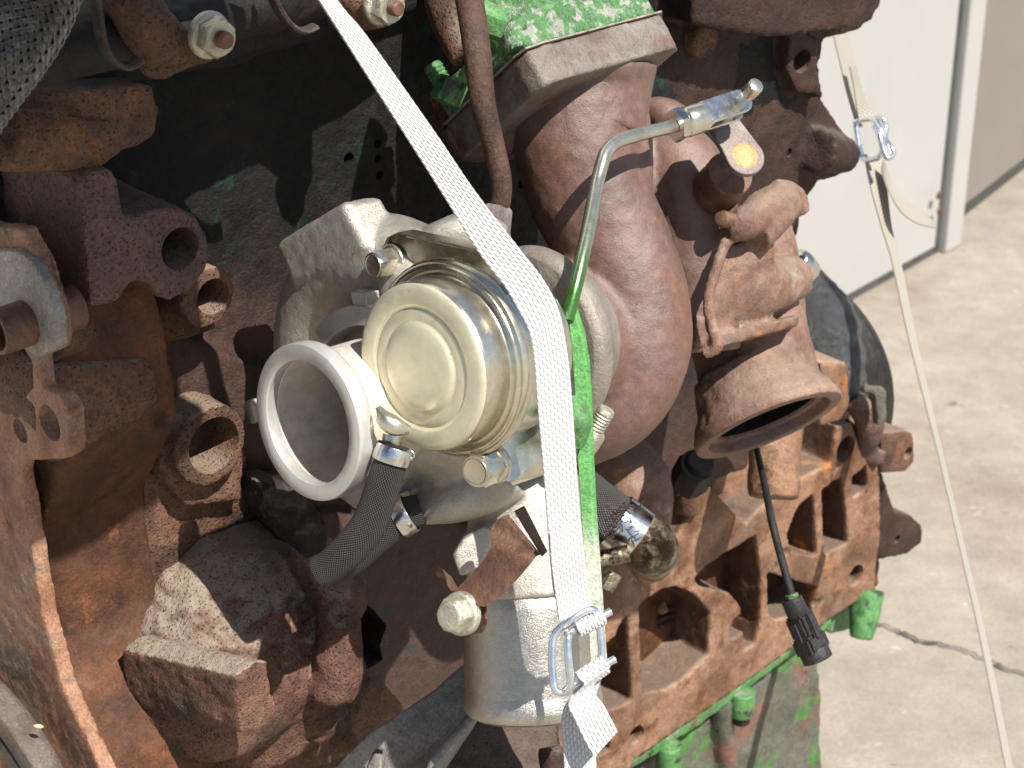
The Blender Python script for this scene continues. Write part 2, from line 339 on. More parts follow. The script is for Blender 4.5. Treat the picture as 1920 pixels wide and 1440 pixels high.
def mat_web(name, col):
    m, nt, bs = base(name); q = N(nt); uv = q.n('UVMap').outputs[0]
    sep = q.n('SeparateXYZ'); q.l(uv, sep.inputs[0]); x, y = sep.outputs[0], sep.outputs[1]
    col_i = q.math('FLOOR', q.math('DIVIDE', x, .0015))
    fx = q.math('ABSOLUTE', q.math('SINE', q.math('MULTIPLY', x, math.pi/.0015)))
    sh = q.math('MULTIPLY', q.math('MODULO', col_i, 2), .5)
    fy = q.math('ABSOLUTE', q.math('SINE', q.math('MULTIPLY', q.math('ADD', q.math('DIVIDE', y, .0031), sh), math.pi)))
    h = q.math('MULTIPLY', q.math('POWER', fx, .9), q.math('POWER', fy, .9))
    p = q.pos(); nf = q.noise(p, 1800, 3)
    h2 = q.math('ADD', h, q.math('MULTIPLY', nf, .25))
    c = q.mix(h, tuple(a*.72 for a in col), col)
    c = q.mix(q.sstep(q.noise(p, 28, 6), .55, .75), c, tuple(a*b for a, b in zip(col, (.88, .84, .78))))
    q.l(c, bs.inputs['Base Color']); bs.inputs['Roughness'].default_value = .55
    bs.inputs['Sheen Weight'].default_value = .15
    q.l(q.bump(h2, .00065), bs.inputs['Normal'])
mat_web('webbing', (.72, .715, .70)); mat_web('webbing_far', (.44, .40, .32))
def mat_braid(name, c1, c2, mm=.0022, rough=.5, metal=0):
    m, nt, bs = base(name); q = N(nt); uv = q.n('UVMap').outputs[0]
    sep = q.n('SeparateXYZ'); q.l(uv, sep.inputs[0]); x, y = sep.outputs[0], sep.outputs[1]
    a = q.math('ADD', x, q.math('MULTIPLY', y, .8)); b = q.math('SUBTRACT', x, q.math('MULTIPLY', y, .8))
    sa = q.math('SINE', q.math('MULTIPLY', a, math.pi/mm)); sb = q.math('SINE', q.math('MULTIPLY', b, math.pi/mm))
    h = q.math('ABSOLUTE', q.math('MULTIPLY', sa, sb)); p = q.pos()
    q.l(q.mix(h, c1, c2), bs.inputs['Base Color']); bs.inputs['Roughness'].default_value = rough; bs.inputs['Metallic'].default_value = metal
    q.l(q.bump(q.math('ADD', h, q.math('MULTIPLY', q.noise(p, 2500, 2), .3)), .0007), bs.inputs['Normal'])
mat_braid('hose_braid', (.012, .011, .010), (.075, .068, .060), .0013, .6)
mat_braid('mesh_braid', (.01, .01, .01), (.20, .19, .18), .0016, .4, .3)
def tube_uv(name, pts, r, mat, parent, seg=48, n=10, **kw):
    ps = crom(pts, n=n); rr = [float(x) for x in crom(r if isinstance(r, list) else [r]*len(pts), n=n)]
    b = tube(ps, rr, seg, raw=True); uvl = b.loops.layers.uv.new('UVMap'); b.verts.ensure_lookup_table()
    L = [0]
    for i in range(1, len(ps)): L.append(L[-1]+(ps[i]-ps[i-1]).length)
    circ = 2*math.pi*max(rr)
    for f in b.faces:
        ks = [l.vert.index % seg for l in f.loops]; wrap = max(ks)-min(ks) > 2 and len(ks) == 4
        for l, k in zip(f.loops, ks):
            if wrap and k == 0: k = seg
            l[uvl].uv = (k/seg*circ, L[l.vert.index//seg])
    return fin(name, b, mat, parent, **kw)
def ribbon(name, LR, mat, parent, th=.0011, n=8, cross=None, **kw):
    """LR: list of (left point, right point); a woven band with thickness"""
    Ls = crom([a for a, b in LR], n=n); Rs = crom([b for a, b in LR], n=n)
    b = bmesh.new(); uvl = b.loops.layers.uv.new('UVMap'); M = 8; rows = []; ls = 0; ys = []
    wid = sum((x-y).length for x, y in zip(Ls, Rs))/len(Ls)
    for i, (l, r) in enumerate(zip(Ls, Rs)):
        t = ((Ls[min(i+1, len(Ls)-1)]+Rs[min(i+1, len(Ls)-1)])-(Ls[max(i-1, 0)]+Rs[max(i-1, 0)])).normalized()
        nn = (r-l).cross(t).normalized()
        if i: ls += ((l+r)/2-(Ls[i-1]+Rs[i-1])/2).length
        ys.append(ls); row = []
        for k in range(M+1): row.append(b.verts.new(l.lerp(r, k/M)+nn*(th/2+.0002*math.sin(math.pi*k/M))))
        for k in range(M, -1, -1): row.append(b.verts.new(l.lerp(r, k/M)-nn*(th/2)))
        rows.append(row)
    K = 2*(M+1)
    def uk(k): return (k if k <= M else 2*M+1-k)/M*wid
    for i in range(len(rows)-1):
        for k in range(K):
            j = (k+1) % K; f = b.faces.new((rows[i][k], rows[i][j], rows[i+1][j], rows[i+1][k]))
            for l, (kk, ii) in zip(f.loops, ((k, i), (j, i), (j, i+1), (k, i+1))): l[uvl].uv = (uk(kk), ys[ii])
    b.faces.new(rows[0][::-1]); b.faces.new(rows[-1]); bmesh.ops.recalc_face_normals(b, faces=b.faces)
    return fin(name, b, mat, parent, ang=50, **kw)

# ================================================================== setting
def G(u, v, z=0): return hit(u, v, Vector((0, 0, z)), Vector((0, 0, 1)))
b = bmesh.new(); bmesh.ops.create_grid(b, x_segments=8, y_segments=8, size=30); 
fin('ground', b, 'concrete', kind='structure')
def strip(pts, wd, z):
    b = bmesh.new(); rows = []
    for i, p in enumerate(pts):
        t = (pts[min(i+1, len(pts)-1)]-pts[max(i-1, 0)]).normalized(); s = Vector((-t.y, t.x, 0))*wd*(random.uniform(.4, 1.2) if 0 < i < len(pts)-1 else .2)
        rows.append((b.verts.new(Vector((p.x, p.y, z))+s), b.verts.new(Vector((p.x, p.y, z))-s)))
    for a, c in zip(rows, rows[1:]): b.faces.new((a[0], a[1], c[1], c[0]))
    return b
cp = crom([G(*x) for x in ((1560, 1150), (1640, 1172), (1690, 1190), (1730, 1207), (1765, 1213), (1800, 1222), (1850, 1243), (1930, 1268), (2100, 1290))], n=6)
cp = [p+Vector((random.uniform(-1, 1), random.uniform(-1, 1), 0))*.003 for p in cp]
fin('ground_crack', strip(cp, .0022, .004), 'seam_dark', kind='structure', flat=True)
cp = crom([G(*x) for x in ((1690, 640), (1760, 600), (1830, 570), (1930, 520))], n=6)
# wall panel, post and door
g1, g2 = G(1600, 562), G(1752, 477)
dw = (g2-g1).normalized(); nw = Vector((dw.y, -dw.x, 0)); 
if nw.y > 0: nw = -nw
wl = thing('wall_panel', 'white painted sheet metal wall panel standing on the concrete behind the engine', 'wall', g2)
def slab(a, b_, z0, z1, th, n):  # front face on a-b
    return prism([Vector((a.x, a.y, z0)), Vector((b_.x, b_.y, z0)), Vector((b_.x, b_.y, z1)), Vector((a.x, a.y, z1))], -n*th)
ga = g1-dw*3.0; gm = g1.lerp(g2, -.1)
fin('panel', slab(ga, g2, .012, 2.6, .05, nw), 'wall_paint', wl, bev=.002)
fin('base_gap', slab(ga, g2+dw*.02, .001, .011, .04, nw), 'seam_dark', wl)
g3 = g2+dw*.012; g4 = hit(1790, 455, g2, nw); g4.z = 0
fin('seam_gap', slab(g2, g3, .004, 2.6, .03, nw), 'seam_dark', wl)
pst = thing('door_post', 'white painted door post between the white wall panel and the beige door', 'post', g3)
fin('post_face', slab(g3+nw*.012, g4+nw*.012, 0, 2.6, .075, nw), 'wall_paint', pst, bev=.003)
for (u, v) in ((1759, 366), (1760, 395)):
    c = hit(u, v, g3+nw*.012, nw); fin('screw', lathe(c, nw, [(0, .006), (.002, .006), (.003, .004), (.003, 0)], 16), 'steel_brown', pst)
g5 = G(1799, 413); g6 = G(1925, 314); d6 = (g6-g5).normalized(); n6 = Vector((d6.y, -d6.x, 0))
if n6.y > 0: n6 = -n6
dr = thing('metal_door', 'beige stained metal door panel at the right edge beside the white post', 'door', g5)
fin('door_leaf', slab(g5+d6*.012, g6+d6*1.6, .02, 2.6, .04, n6), 'door_beige', dr, bev=.002)
fin('door_gap', slab(g5, g5+d6*.012, .004, 2.6, .05, n6), 'seam_dark', dr)
fin('threshold', slab(g5, g6+d6*1.6, .002, .019, .03, n6), 'seam_dark', dr)
# wall carries on beyond the door

# ================================================================== engine block
eb = thing('engine_block', 'rusty cast iron engine block with black oily side filling left and centre', 'engine', Vector((W0.x, W0.y, .15)))
def PE(pts, o, L, bev=0): return prism([EO(u, v, o) for u, v in pts], -E2*L, bev)
def BE(u, v, o, r, L, sy=1, ax=None):     # round boss with its axis along E2
    p = EO(u, v, o); return cyl(p, -(ax or E2), S(r, dep(p)), L, 40)
def hole(u, v, o, r, L, lead=.01, ax=None):
    p = EO(u, v, o); ax = ax or E2; return cyl(p+ax*lead, -ax, S(r, dep(p)), L+lead, 32)
def bar(u1, v1, o1, u2, v2, o2, r1, r2, sq=1, seg=24):
    a, c = EO(u1, v1, o1), EO(u2, v2, o2); return tube([a, c], [S(r1, dep(a)), S(r2, dep(c))], seg, n=4, sq=sq)
# main side wall
def UE(v, o):      # where the side plane meets the front face
    a, b_ = -900, 900
    for _ in range(40):
        mm = (a+b_)/2
        if (EF(mm, v, -.016)-W0).dot(E2) < o: a = mm
        else: b_ = mm
    return (a, v)
wall_pts = [UE(v, 0) for v in (1900, 1600, 1200, 800, 400, 0, -300)]+[(1500, -300), (1500, 420), (1400, 880), (1150, 960), (1080, 1300), (900, 1900)]
me = cast([PE(wall_pts, 0, .06), PE([(600, 960), (900, 980), (1000, 1240), (880, 1330), (760, 1440), (600, 1440), (560, 1200)], .012, .03),
           PE([(130, 640), (330, 620), (520, 700), (520, 980), (300, 1060), (130, 1060)], .01, .03)],
          .0026, 4, amp=.0008, freq=70, amp2=.0025, freq2=18,
          post=[PE([(640, 1112), (690, 1128), (706, 1142), (738, 1166), (764, 1196), (752, 1236), (758, 1262), (722, 1284), (690, 1300), (640, 1295)], .03, .05)] + [hole(u, v, .0, r, .012) for u, v, r in ((655, 298, 12), (708, 270, 9), (709, 298, 8), (712, 328, 9), (980, 345, 10), (1005, 372, 10))])
fin('side_wall', me, 'block_wall', eb, ang=50)
# square boss with bored ear
me = cast([PE([(148, 338), (168, 325), (213, 318), (224, 335), (232, 400), (240, 410), (330, 388), (372, 405), (394, 450), (388, 505), (360, 545), (318, 566), (303, 558), (280, 532), (255, 528), (236, 545), (220, 568), (192, 579), (172, 573), (160, 450)], .062, .075)], .0016, 7, amp=.0007, freq=110, post=[hole(338, 466, .062, 42, .07)])
fin('bored_boss', me, 'rust_purple', eb)
me = cast([BE(392, 558, .035, 60, .05), bar(392, 570, .015, 280, 600, .0, 50, 50)], .0016, 6, amp=.0006, post=[hole(400, 556, .035, 36, .04)])
fin('bored_boss', me, 'rust_block', eb)
# top left lug
me = cast([prism([EO(*q, .055) for q in ((-60, 175), (60, 170), (290, 162), (300, 210), (290, 262), (215, 295), (190, 322), (-60, 325))], -E2*.07), bar(0, 250, .05, 190, 238, .045, 70, 55)], .0018, 8, amp=.0012, freq=60,
          post=[tube([EO(*q, .057) for q in ((100, 222), (130, 218), (165, 221), (200, 220), (240, 214), (298, 200))], [.0004, .0012, .0014, .0016, .0012, .0008], 8)])
fin('lug', me, 'rust_block', eb)
me = cast([bar(80, 640, .045, 262, 598, .012, 42, 40)], .0016, 5)
fin('oil_gallery_boss', me, 'rust_block', eb)
me = cast([PE([(60, 770), (90, 690), (275, 675), (296, 700), (300, 750), (270, 785), (130, 862), (90, 870)], .05, .06), bar(70, 785, .04, 262, 738, .018, 70, 58)], .0018, 9, amp=.0007)
fin('gallery_boss', me, 'rust_block', eb)
# round core plug port
me = cast([BE(398, 838, .032, 82, .06), PE([(290, 790), (330, 770), (440, 780), (462, 850), (455, 940), (350, 950), (300, 880)], .022, .04)], .0018, 7, amp=.001, freq=80,
          post=[hole(402, 835, .032, 57, .045), tube([EO(*q, .026) for q in ((282, 835), (290, 880), (315, 905), (340, 930), (338, 950))], [.0006, .0012, .0014, .0012, .0008], 8)])
fin('core_plug_port', me, 'rust_block', eb)
pp = EO(402, 835, .001); fin('core_plug', lathe(pp, E2, [(0, S(57, .9)), (.003, S(57, .9)), (.003, S(50, .9)), (-.001, S(44, .9)), (-.003, 0)], 40), 'rust_dark', eb)
# front machined face (faces away from E1)
face_pts = [(-300, 380), (0, 425), (38, 430), (72, 490), (105, 600), (107, 655), (72, 672), (76, 728), (112, 740), (130, 772), (133, 850), (117, 862), (42, 865), (36, 885), (62, 1040), (80, 1150), (118, 1290), (190, 1445), (260, 1600), (-300, 1600)]
me = cast([prism([EF(*q) for q in face_pts], E1*.008)], .0013, 5, amp=.0004, freq=120,
          post=[cyl(EF(u, v)-E1*.01, E1, S(r, .86), .05, 32) for u, v, r in ((93, 793, 36), (38, 808, 25))] + [prism([EF(*q, .01) for q in ((-60, 640), (0, 655), (22, 690), (25, 740), (0, 770), (-60, 780))], E1*.05)])
fin('front_face', me, 'rust_orange', eb)
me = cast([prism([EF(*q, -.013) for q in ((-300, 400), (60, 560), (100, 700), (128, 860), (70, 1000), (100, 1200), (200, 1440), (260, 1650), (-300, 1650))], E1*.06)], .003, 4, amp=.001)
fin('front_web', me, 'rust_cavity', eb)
# vertical ribs
def vrib(pts, o, r): 
    q = [EO(u, v, o) for u, v in pts]; return tube(q, [S(x, .88) for x in r], 20)
me = cast([vrib([(135, 850), (150, 1000), (172, 1150), (200, 1300), (235, 1480)], .002, [50, 52, 50, 46, 44]), PE([UE(870, .012), (470, 900), (520, 1000), (300, 1180), (235, 1230), (280, 1480), (340, 1600), UE(1600, .012)], .012, .03)], .002, 10, amp=.0008)
fin('rib', me, 'rust_block', eb)
# big ledge
def hull(pts):
    b = bmesh.new()
    for p in pts: b.verts.new(p)
    r = bmesh.ops.convex_hull(b, input=b.verts); bmesh.ops.delete(b, geom=[g for g in r['geom_interior'] if isinstance(g, bmesh.types.BMVert)], context='VERTS')
    bmesh.ops.recalc_face_normals(b, faces=b.faces); return b
top = [(195, 1195, .952), (240, 1210, .945), (350, 1228, .942), (480, 1235, .957), (600, 1170, .965), (655, 1135, .978), (610, 1070, .997), (545, 990, 1.022), (480, 962, 1.027), (330, 1085, .987)]
low_ = [(250, 1265, .975), (475, 1330, .985), (480, 1450, 1.01), (630, 1390, 1.015), (645, 1300, 1.0), (210, 1230, .99), (600, 1200, 1.08), (200, 1200, 1.08), (300, 1440, 1.04)]
def ellips(c, ax, ay, az, n=28):
    b = bmesh.new(); bmesh.ops.create_icosphere(b, subdivisions=4, radius=1)
    for v in b.verts: v.co = c+ax*v.co.x+ay*v.co.y+az*v.co.z
    return b
e1 = RV*.97+UV*.10; e2_ = UV*.98-RV*.05
low_ = [(240, 1225, .965), (350, 1238, .95), (480, 1240, .96), (250, 1275, .98), (475, 1330, .985), (480, 1450, 1.01), (630, 1390, 1.015), (645, 1300, 1.0), (650, 1180, .995), (210, 1240, .99), (600, 1200, 1.08), (210, 1200, 1.08), (300, 1440, 1.04)]
me = cast([hull([P(*q) for q in low_]), ellips(P(405, 1190, 1.012), e1*.062, e2_*.058, (FV*.9+UV*.35).normalized()*.062), ellips(P(590, 1120, 1.03), RV*.026, UV*.032, FV*.04), tube([P(560, 1030, 1.0), P(620, 1100, .99), P(640, 1180, .98), P(625, 1300, .99)], [S(34, .98), S(44, .98), S(46, .98), S(48, .98)], 20)], .0020, 16, amp=.0018, freq=80, amp2=.004, freq2=26,
          post=[tube([P(*q) for q in ((285, 1222, .915), (330, 1234, .913), (385, 1240, .915), (420, 1228, .922), (470, 1242, .937), (520, 1222, .945))], [.0010, .0018, .0024, .0016, .0020, .0008], 8),
                tube([P(*q) for q in ((520, 1200, .947), (560, 1182, .955), (590, 1185, .96), (640, 1152, .972))], [.0006, .0012, .0010, .0006], 8)])
fin('ledge', me, 'rust_pink', eb)
ft = [(442, 1270), (478, 1240), (504, 1240), (516, 1335), (502, 1360), (456, 1378), (448, 1350)]
me = cast([prism([EO(*q, .112) for q in ft], P(225, 1218, dep(EO(442, 1270, .112))+.050)-EO(442, 1270, .112))], .0014, 5, amp=.0008, freq=110)
fin('cast_foot', me, 'rust_pink', eb)
me = cast([tube([P(500, 930, 1.0), P(540, 960, .995), P(575, 1010, .99), P(590, 1050, .99)], [S(30, 1), S(42, 1), S(34, 1), S(20, 1)], 20), PE([(480, 900), (560, 910), (610, 980), (600, 1060), (560, 1040), (510, 980)], .03, .03)], .0018, 3, amp=.003, freq=70, amp2=.003, freq2=40)
fin('oily_lump', me, 'oily_dusty', eb)
fin('lower_web', cast([PE([(240, 1260), (480, 1300), (640, 1330), (680, 1440), (660, 1600), (230, 1600)], .034, .05), tube([EO(250, 1350, .03), EO(290, 1420, .034), EO(300, 1500, .034)], [S(22, .95), S(26, .95), S(26, .95)], 16)], .002, 8, amp=.001, amp2=.004, freq2=24), 'rust_pink', eb)
me = cast([PE([(560, 1330), (640, 1200), (668, 1180), (700, 1290), (640, 1300), (680, 1400), (600, 1440)], .06, .04), PE([(640, 1290), (730, 1285), (760, 1330), (700, 1400), (660, 1420)], .05, .03)], .0018, 4, amp=.0016, freq=90)
fin('scaled_rust_lump', me, 'rust_block', eb)
# engine upper right casting (head end)
me = cast([PE([(1190, -80), (1662, -80), (1655, 10), (1632, 40), (1590, 62), (1545, 70), (1537, 120), (1545, 190), (1600, 268), (1600, 296), (1585, 325), (1535, 342), (1514, 370), (1470, 470), (1180, 470)], .0, .09),
           PE([(1484, 60), (1540, 72), (1537, 120), (1545, 190), (1530, 175), (1500, 180), (1478, 140)], .012, .03),
           bar(1585, 290, .0, 1530, 280, .01, 34, 44), PE([(1300, -60), (1655, -60), (1650, 10), (1600, 55), (1480, 70), (1300, 50)], .028, .05)], .0026, 6, amp=.001, amp2=.003, freq2=20,
          post=[hole(1512, 117, .014, 23, .03), hole(1524, 300, .02, 9, .03)])
fin('cylinder_head', me, 'rust_dark', eb)
fin('core_plug', lathe(EO(1312, 72, .002), E2, [(-.01, S(35, 1.2)), (.004, S(34, 1.2)), (.006, S(28, 1.2)), (.006, 0)], 32), 'rust_block', eb)
# unseen cylinder added off frame to shade the left wall below it
qi = EO(250, 520, .03)+SUN*.33; q1 = .475+SUN.dot(E1)*.33-(qi-C0).dot(E1)
fin('shade_cylinder', lathe(qi+E1*q1, -E1, [(0, .045), (.004, .055), (.02, .060), (.06, .066), (.35, .070), (.75, .070), (.76, .05)], 48), 'rust_dark', eb)
# fuel rail (black) across the top left
me = cast([tube([EO(-100, 120, .075), EO(120, 75, .07), EO(420, 10, .055), EO(760, -70, .03)], [S(85, .87), S(82, .88), S(75, .95), S(70, 1)], 32, sq=.8), PE([(-100, 60), (640, -60), (640, 50), (420, 120), (120, 168), (-100, 200)], .035, .05)], .002, 6, amp=.0008)
fin('fuel_rail', me, 'oily_black', eb)
me = cast([PE([(60, 190), (210, 165), (430, 128), (650, 60), (850, 0), (860, -60), (300, -60), (60, 0)], .012, .03)], .0026, 4)
fin('head_ledge', me, 'oily_black', eb)
# ---- ladder frame, lower right
RL = .008
rail = [(840, 1600), (940, 1340), (1040, 1000), (1180, 1010), (1270, 1010), (1325, 905), (1400, 985), (1420, 960), (1500, 900), (1560, 870), (1570, 800), (1600, 795), (1622, 860), (1650, 855), (1652, 1000), (1640, 1105), (1560, 1160), (1430, 1258), (1300, 1350), (1190, 1425), (1100, 1600)]
wins = [[(1110, 1255), (1175, 1205), (1186, 1180), (1200, 1162), (1204, 1250), (1207, 1325), (1195, 1335), (1110, 1362)],
        [(1219, 1150), (1232, 1135), (1265, 1116), (1290, 1110), (1325, 1125), (1355, 1160), (1350, 1240), (1300, 1290), (1270, 1305), (1226, 1315)],
        [(1323, 1095), (1345, 1072), (1440, 1012), (1450, 1100), (1448, 1180), (1438, 1220), (1418, 1232), (1410, 1150), (1392, 1125), (1335, 1112)],
        [(1459, 1083), (1556, 1112), (1548, 1145), (1532, 1160), (1474, 1174), (1462, 1160)],
        [(1498, 1010), (1510, 975), (1522, 955), (1548, 935), (1551, 990), (1553, 1054), (1515, 1050), (1500, 1038)],
        [(1562, 928), (1600, 902), (1608, 960), (1612, 1030), (1590, 1040), (1566, 1054)],
        [(1619, 905), (1646, 880), (1650, 925), (1620, 945)],
        [(1130, 1400), (1160, 1370), (1166, 1420), (1130, 1440)]]
cuts = [PE(wp, RL+.01, .048) for wp in wins]
me = cast([PE(rail, RL, .055)], .0014, 3, pre=cuts, amp=.0005, freq=100,
          post=[hole(u, v, RL, r, .06) for u, v, r in ((1585, 842, 27), (1605, 1080, 23), (1383, 1176, 27), (1475, 1033, 13), (1193, 1379, 21))])
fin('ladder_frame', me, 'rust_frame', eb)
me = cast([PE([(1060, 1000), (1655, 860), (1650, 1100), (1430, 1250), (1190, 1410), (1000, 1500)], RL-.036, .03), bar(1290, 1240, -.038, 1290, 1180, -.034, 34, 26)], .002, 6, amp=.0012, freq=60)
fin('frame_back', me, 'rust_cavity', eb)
for k in range(3):   # cast mark of three bars in the pocket
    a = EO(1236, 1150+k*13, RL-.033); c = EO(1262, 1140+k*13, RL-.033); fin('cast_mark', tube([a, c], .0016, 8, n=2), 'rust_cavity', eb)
me = cast([bar(1242, 1150, -.02, 1242, 1130, -.02, 12, 12), PE([(1235, 900), (1330, 905), (1345, 985), (1400, 995), (1500, 905), (1620, 860), (1640, 800), (1590, 760), (1440, 760), (1230, 820)], -.02, .08),
           tube([P(1455, 780, 1.27), P(1452, 860, 1.265), P(1450, 935, 1.262)], [S(50, 1.26)]*3), bar(1290, 960, .006, 1300, 905, .01, 26, 20)], .0024, 8, amp=.001)
fin('rear_boss', me, 'rust_rail', eb)
me = cast([tube([P(1130, 850, 1.17), P(1190, 895, 1.165), P(1200, 960, 1.165), P(1185, 1040, 1.18)], [S(62, 1.2), S(62, 1.2), S(60, 1.2), S(50, 1.2)]), PE([(1050, 830), (1180, 830), (1240, 880), (1252, 1000), (1200, 1060), (1050, 1060)], .03, .03)], .002, 8, amp=.0009)
fin('coolant_port', me, 'outlet_rust', eb)
me = cast([PE([(1652, 812), (1695, 808), (1714, 812), (1716, 866), (1700, 886), (1654, 888)], .012, .035)], .0018, 3, post=[hole(1703, 850, .012, 13, .04)])
fin('lifting_lug', me, 'rust_block', eb)
me = cast([PE([(1622, 905), (1650, 870), (1680, 960), (1712, 968), (1730, 985), (1730, 1020), (1700, 1040), (1655, 1050), (1628, 1040)], -.01, .05)], .002, 5, post=[hole(1682, 1012, -.01, 9, .04)])
fin('side_bracket', me, 'rust_dark', eb)
me = cast([PE([(1520, 1150), (1640, 1090), (1650, 1130), (1600, 1180), (1560, 1190)], -.012, .04), tube([P(1626, 1105, 1.50), P(1620, 1160, 1.50), P(1614, 1198, 1.50)], [S(34, 1.5), S(28, 1.5), S(22, 1.5)])], .002, 3)
fin('corner_stud', me, 'green_paint', eb)
fin('box_bracket', cast([PE([(1536, 676), (1590, 680), (1594, 760), (1578, 790), (1540, 800)], .03, .05)], .002, 4, post=[PE([(1534, 692), (1562, 692), (1562, 712), (1534, 712)], .04, .02)]), 'rust_rail', eb)
fin('flange_ear', cast([tube([P(1600, 750, 1.41), P(1630, 790, 1.41), P(1620, 835, 1.43)], [S(22, 1.3), S(30, 1.3), S(26, 1.3)]), tube([P(1600, 835, 1.43), P(1650, 860, 1.44)], [S(22, 1.3)]*2)], .002, 6), 'rust_purple', eb)
# oil pan
pan = thing('oil_pan', 'green painted oil pan with chipped paint bolted under the rusty frame', 'oil pan', EO(1400, 1500, 0))
me = cast([PE([(860, 1640), (1190, 1440), (1310, 1362), (1430, 1272), (1560, 1174), (1560, 1160), (1430, 1254), (1300, 1346), (1190, 1424), (1080, 1500), (860, 1600)], .004, .05)], .0016, 2)
fin('pan_flange', me, 'green_paint', pan)
me = cast([PE([(900, 1700), (1190, 1440), (1310, 1358), (1430, 1270), (1530, 1195), (1540, 1300), (1541, 1900), (900, 1900)], -.012, .05), bar(1355, 1310, -.004, 1365, 1500, -.01, 20, 22)], .0026, 4, amp2=.002)
fin('pan_side', me, 'green_pan', pan)
for u, v in ((1392, 1310), (1255, 1410)):
    p = P(u, v-14, dep(EO(u, v, .0))-.012)
    q = fin('pan_bolt', cyl(p, -E3, S(26, 1.3), .020, 28, ch=.001), 'green_paint', pan); fin('bolt_nut', hexa(p-E3*.020, -E3, S(20, 1.3), .007), 'rust_dark', q)
# ================================================================== timing ring lower left
p = EF(22, 1530, .012)
tr = thing('timing_cover_ring', 'grey machined ring of the front cover in the bottom left corner', 'ring', p)
fin('ring_body', lathe(p, -E1, [(0, S(312, 1.02)), (.004, S(318, 1.02)), (.012, S(318, 1.02)), (.014, S(315, 1.02)), (.014, S(272, 1.02)), (.009, S(270, 1.02)), (.009, S(264, 1.02)), (.014, S(261, 1.02)), (.014, S(236, 1.02)), (0, S(234, 1.02))], 96, closed=True), 'ring_steel', tr)
p = EF(72, 1362, .018)
fin('dry_leaf_flake', lathe(p, PV(1, .1, 1).normalized(), [(-.0028, 0), (-.0015, .0008), (0, .0012), (.0015, .0009), (.0028, 0)], 10), 'flake', label='tiny pale dried seed lying on the rust beside the grey ring', cat='seed')
# stub pipe with plate
p = EF(62, 590, .004)
sp = thing('stub_pipe', 'short dark steel stub pipe in a grey oval plate at the left edge', 'pipe', p)
me = cast([prism([EF(*q, .004) for q in ((-40, 470), (30, 470), (58, 490), (82, 530), (104, 600), (106, 650), (70, 672), (40, 650), (-40, 660))], E1*.006)], .0014, 3, amp=.0002)
fin('plate', me, 'alu_dull', sp)
r = S(43, .85)
fin('pipe', lathe(EF(66, 600, .0), -E1, [(-.02, r), (.018, r), (.019, r*.96), (.019, r*.80), (.018, r*.77), (-.02, r*.77)], 48, closed=True), 'steel_brown', sp)
# ================================================================== braided sleeve top-left
bs_ = thing('braided_sleeve', 'thick black and silver braided cable sleeve hanging in the top left corner', 'hose', P(0, 200, .78))
core = [P(100, -160, .72), P(48, 0, .715), P(-5, 90, .71), P(-58, 180, .71), P(-110, 280, .71)]
tube_uv('core', core, [S(88, .71)]*3+[S(80, .71), S(62, .71)], 'rubber', bs_)
cps = crom(core, n=24); b = bmesh.new(); fr = []; x = Vector((1, 0, 0)); L = 0
for i, p in enumerate(cps):
    t = (cps[min(i+1, len(cps)-1)]-cps[max(i-1, 0)]).normalized(); x = (x-t*x.dot(t)).normalized(); 
    if i: L += (p-cps[i-1]).length
    fr.append((p, x.copy(), t.cross(x), L, S([88, 88, 88, 80, 62, 62][min(i//24, 5)] if 0 else 89 - max(0, (i-48))*.5, .71)))
NS = 30
for hand in (1, -1):
    for s in range(NS):
        for lane in (-1, 0, 1):
            rows = []
            for i, (p, xx, yy, L, rad) in enumerate(fr):
                a = 2*math.pi*s/NS + hand*L*58
                k = (L*58*NS/math.pi)
                hgt = rad + .0009 + .00055*math.sin(math.pi*(s*1.0+hand*0) + k*.5*math.pi*1.0)*hand
                a += lane*.05
                c = p+(xx*math.cos(a)+yy*math.sin(a))*hgt
                tn = (-xx*math.sin(a)+yy*math.cos(a)); nn = (xx*math.cos(a)+yy*math.sin(a))
                rows.append([b.verts.new(c+tn*.00042), b.verts.new(c+nn*.0004), b.verts.new(c-tn*.00042)])
            for A, B in zip(rows, rows[1:]):
                for k in range(2): b.faces.new((A[k], A[k+1], B[k+1], B[k]))
mat_cast('braid_wire', [(.10, .10, .10), (.30, .29, .28)], 120, rough=(.3, .45), metal=.4, bump=.0001)
mat_cast('wheel_iron', [(.010, .009, .008), (.028, .024, .021)], 40, rough=(.3, .5), bump=.0001, mid=.15)
mat_cast('elbow_steel', [(.14, .11, .07), (.28, .24, .16), (.38, .34, .25)], 50, rough=(.2, .4), metal=.8, bump=.0002, patches=[((.03, .018, .01), 45, .46, .58), ((.10, .06, .03), 110, .54, .64)])
fin('braid_strands', b, 'braid_wire', bs_, kind='stuff', ang=60)
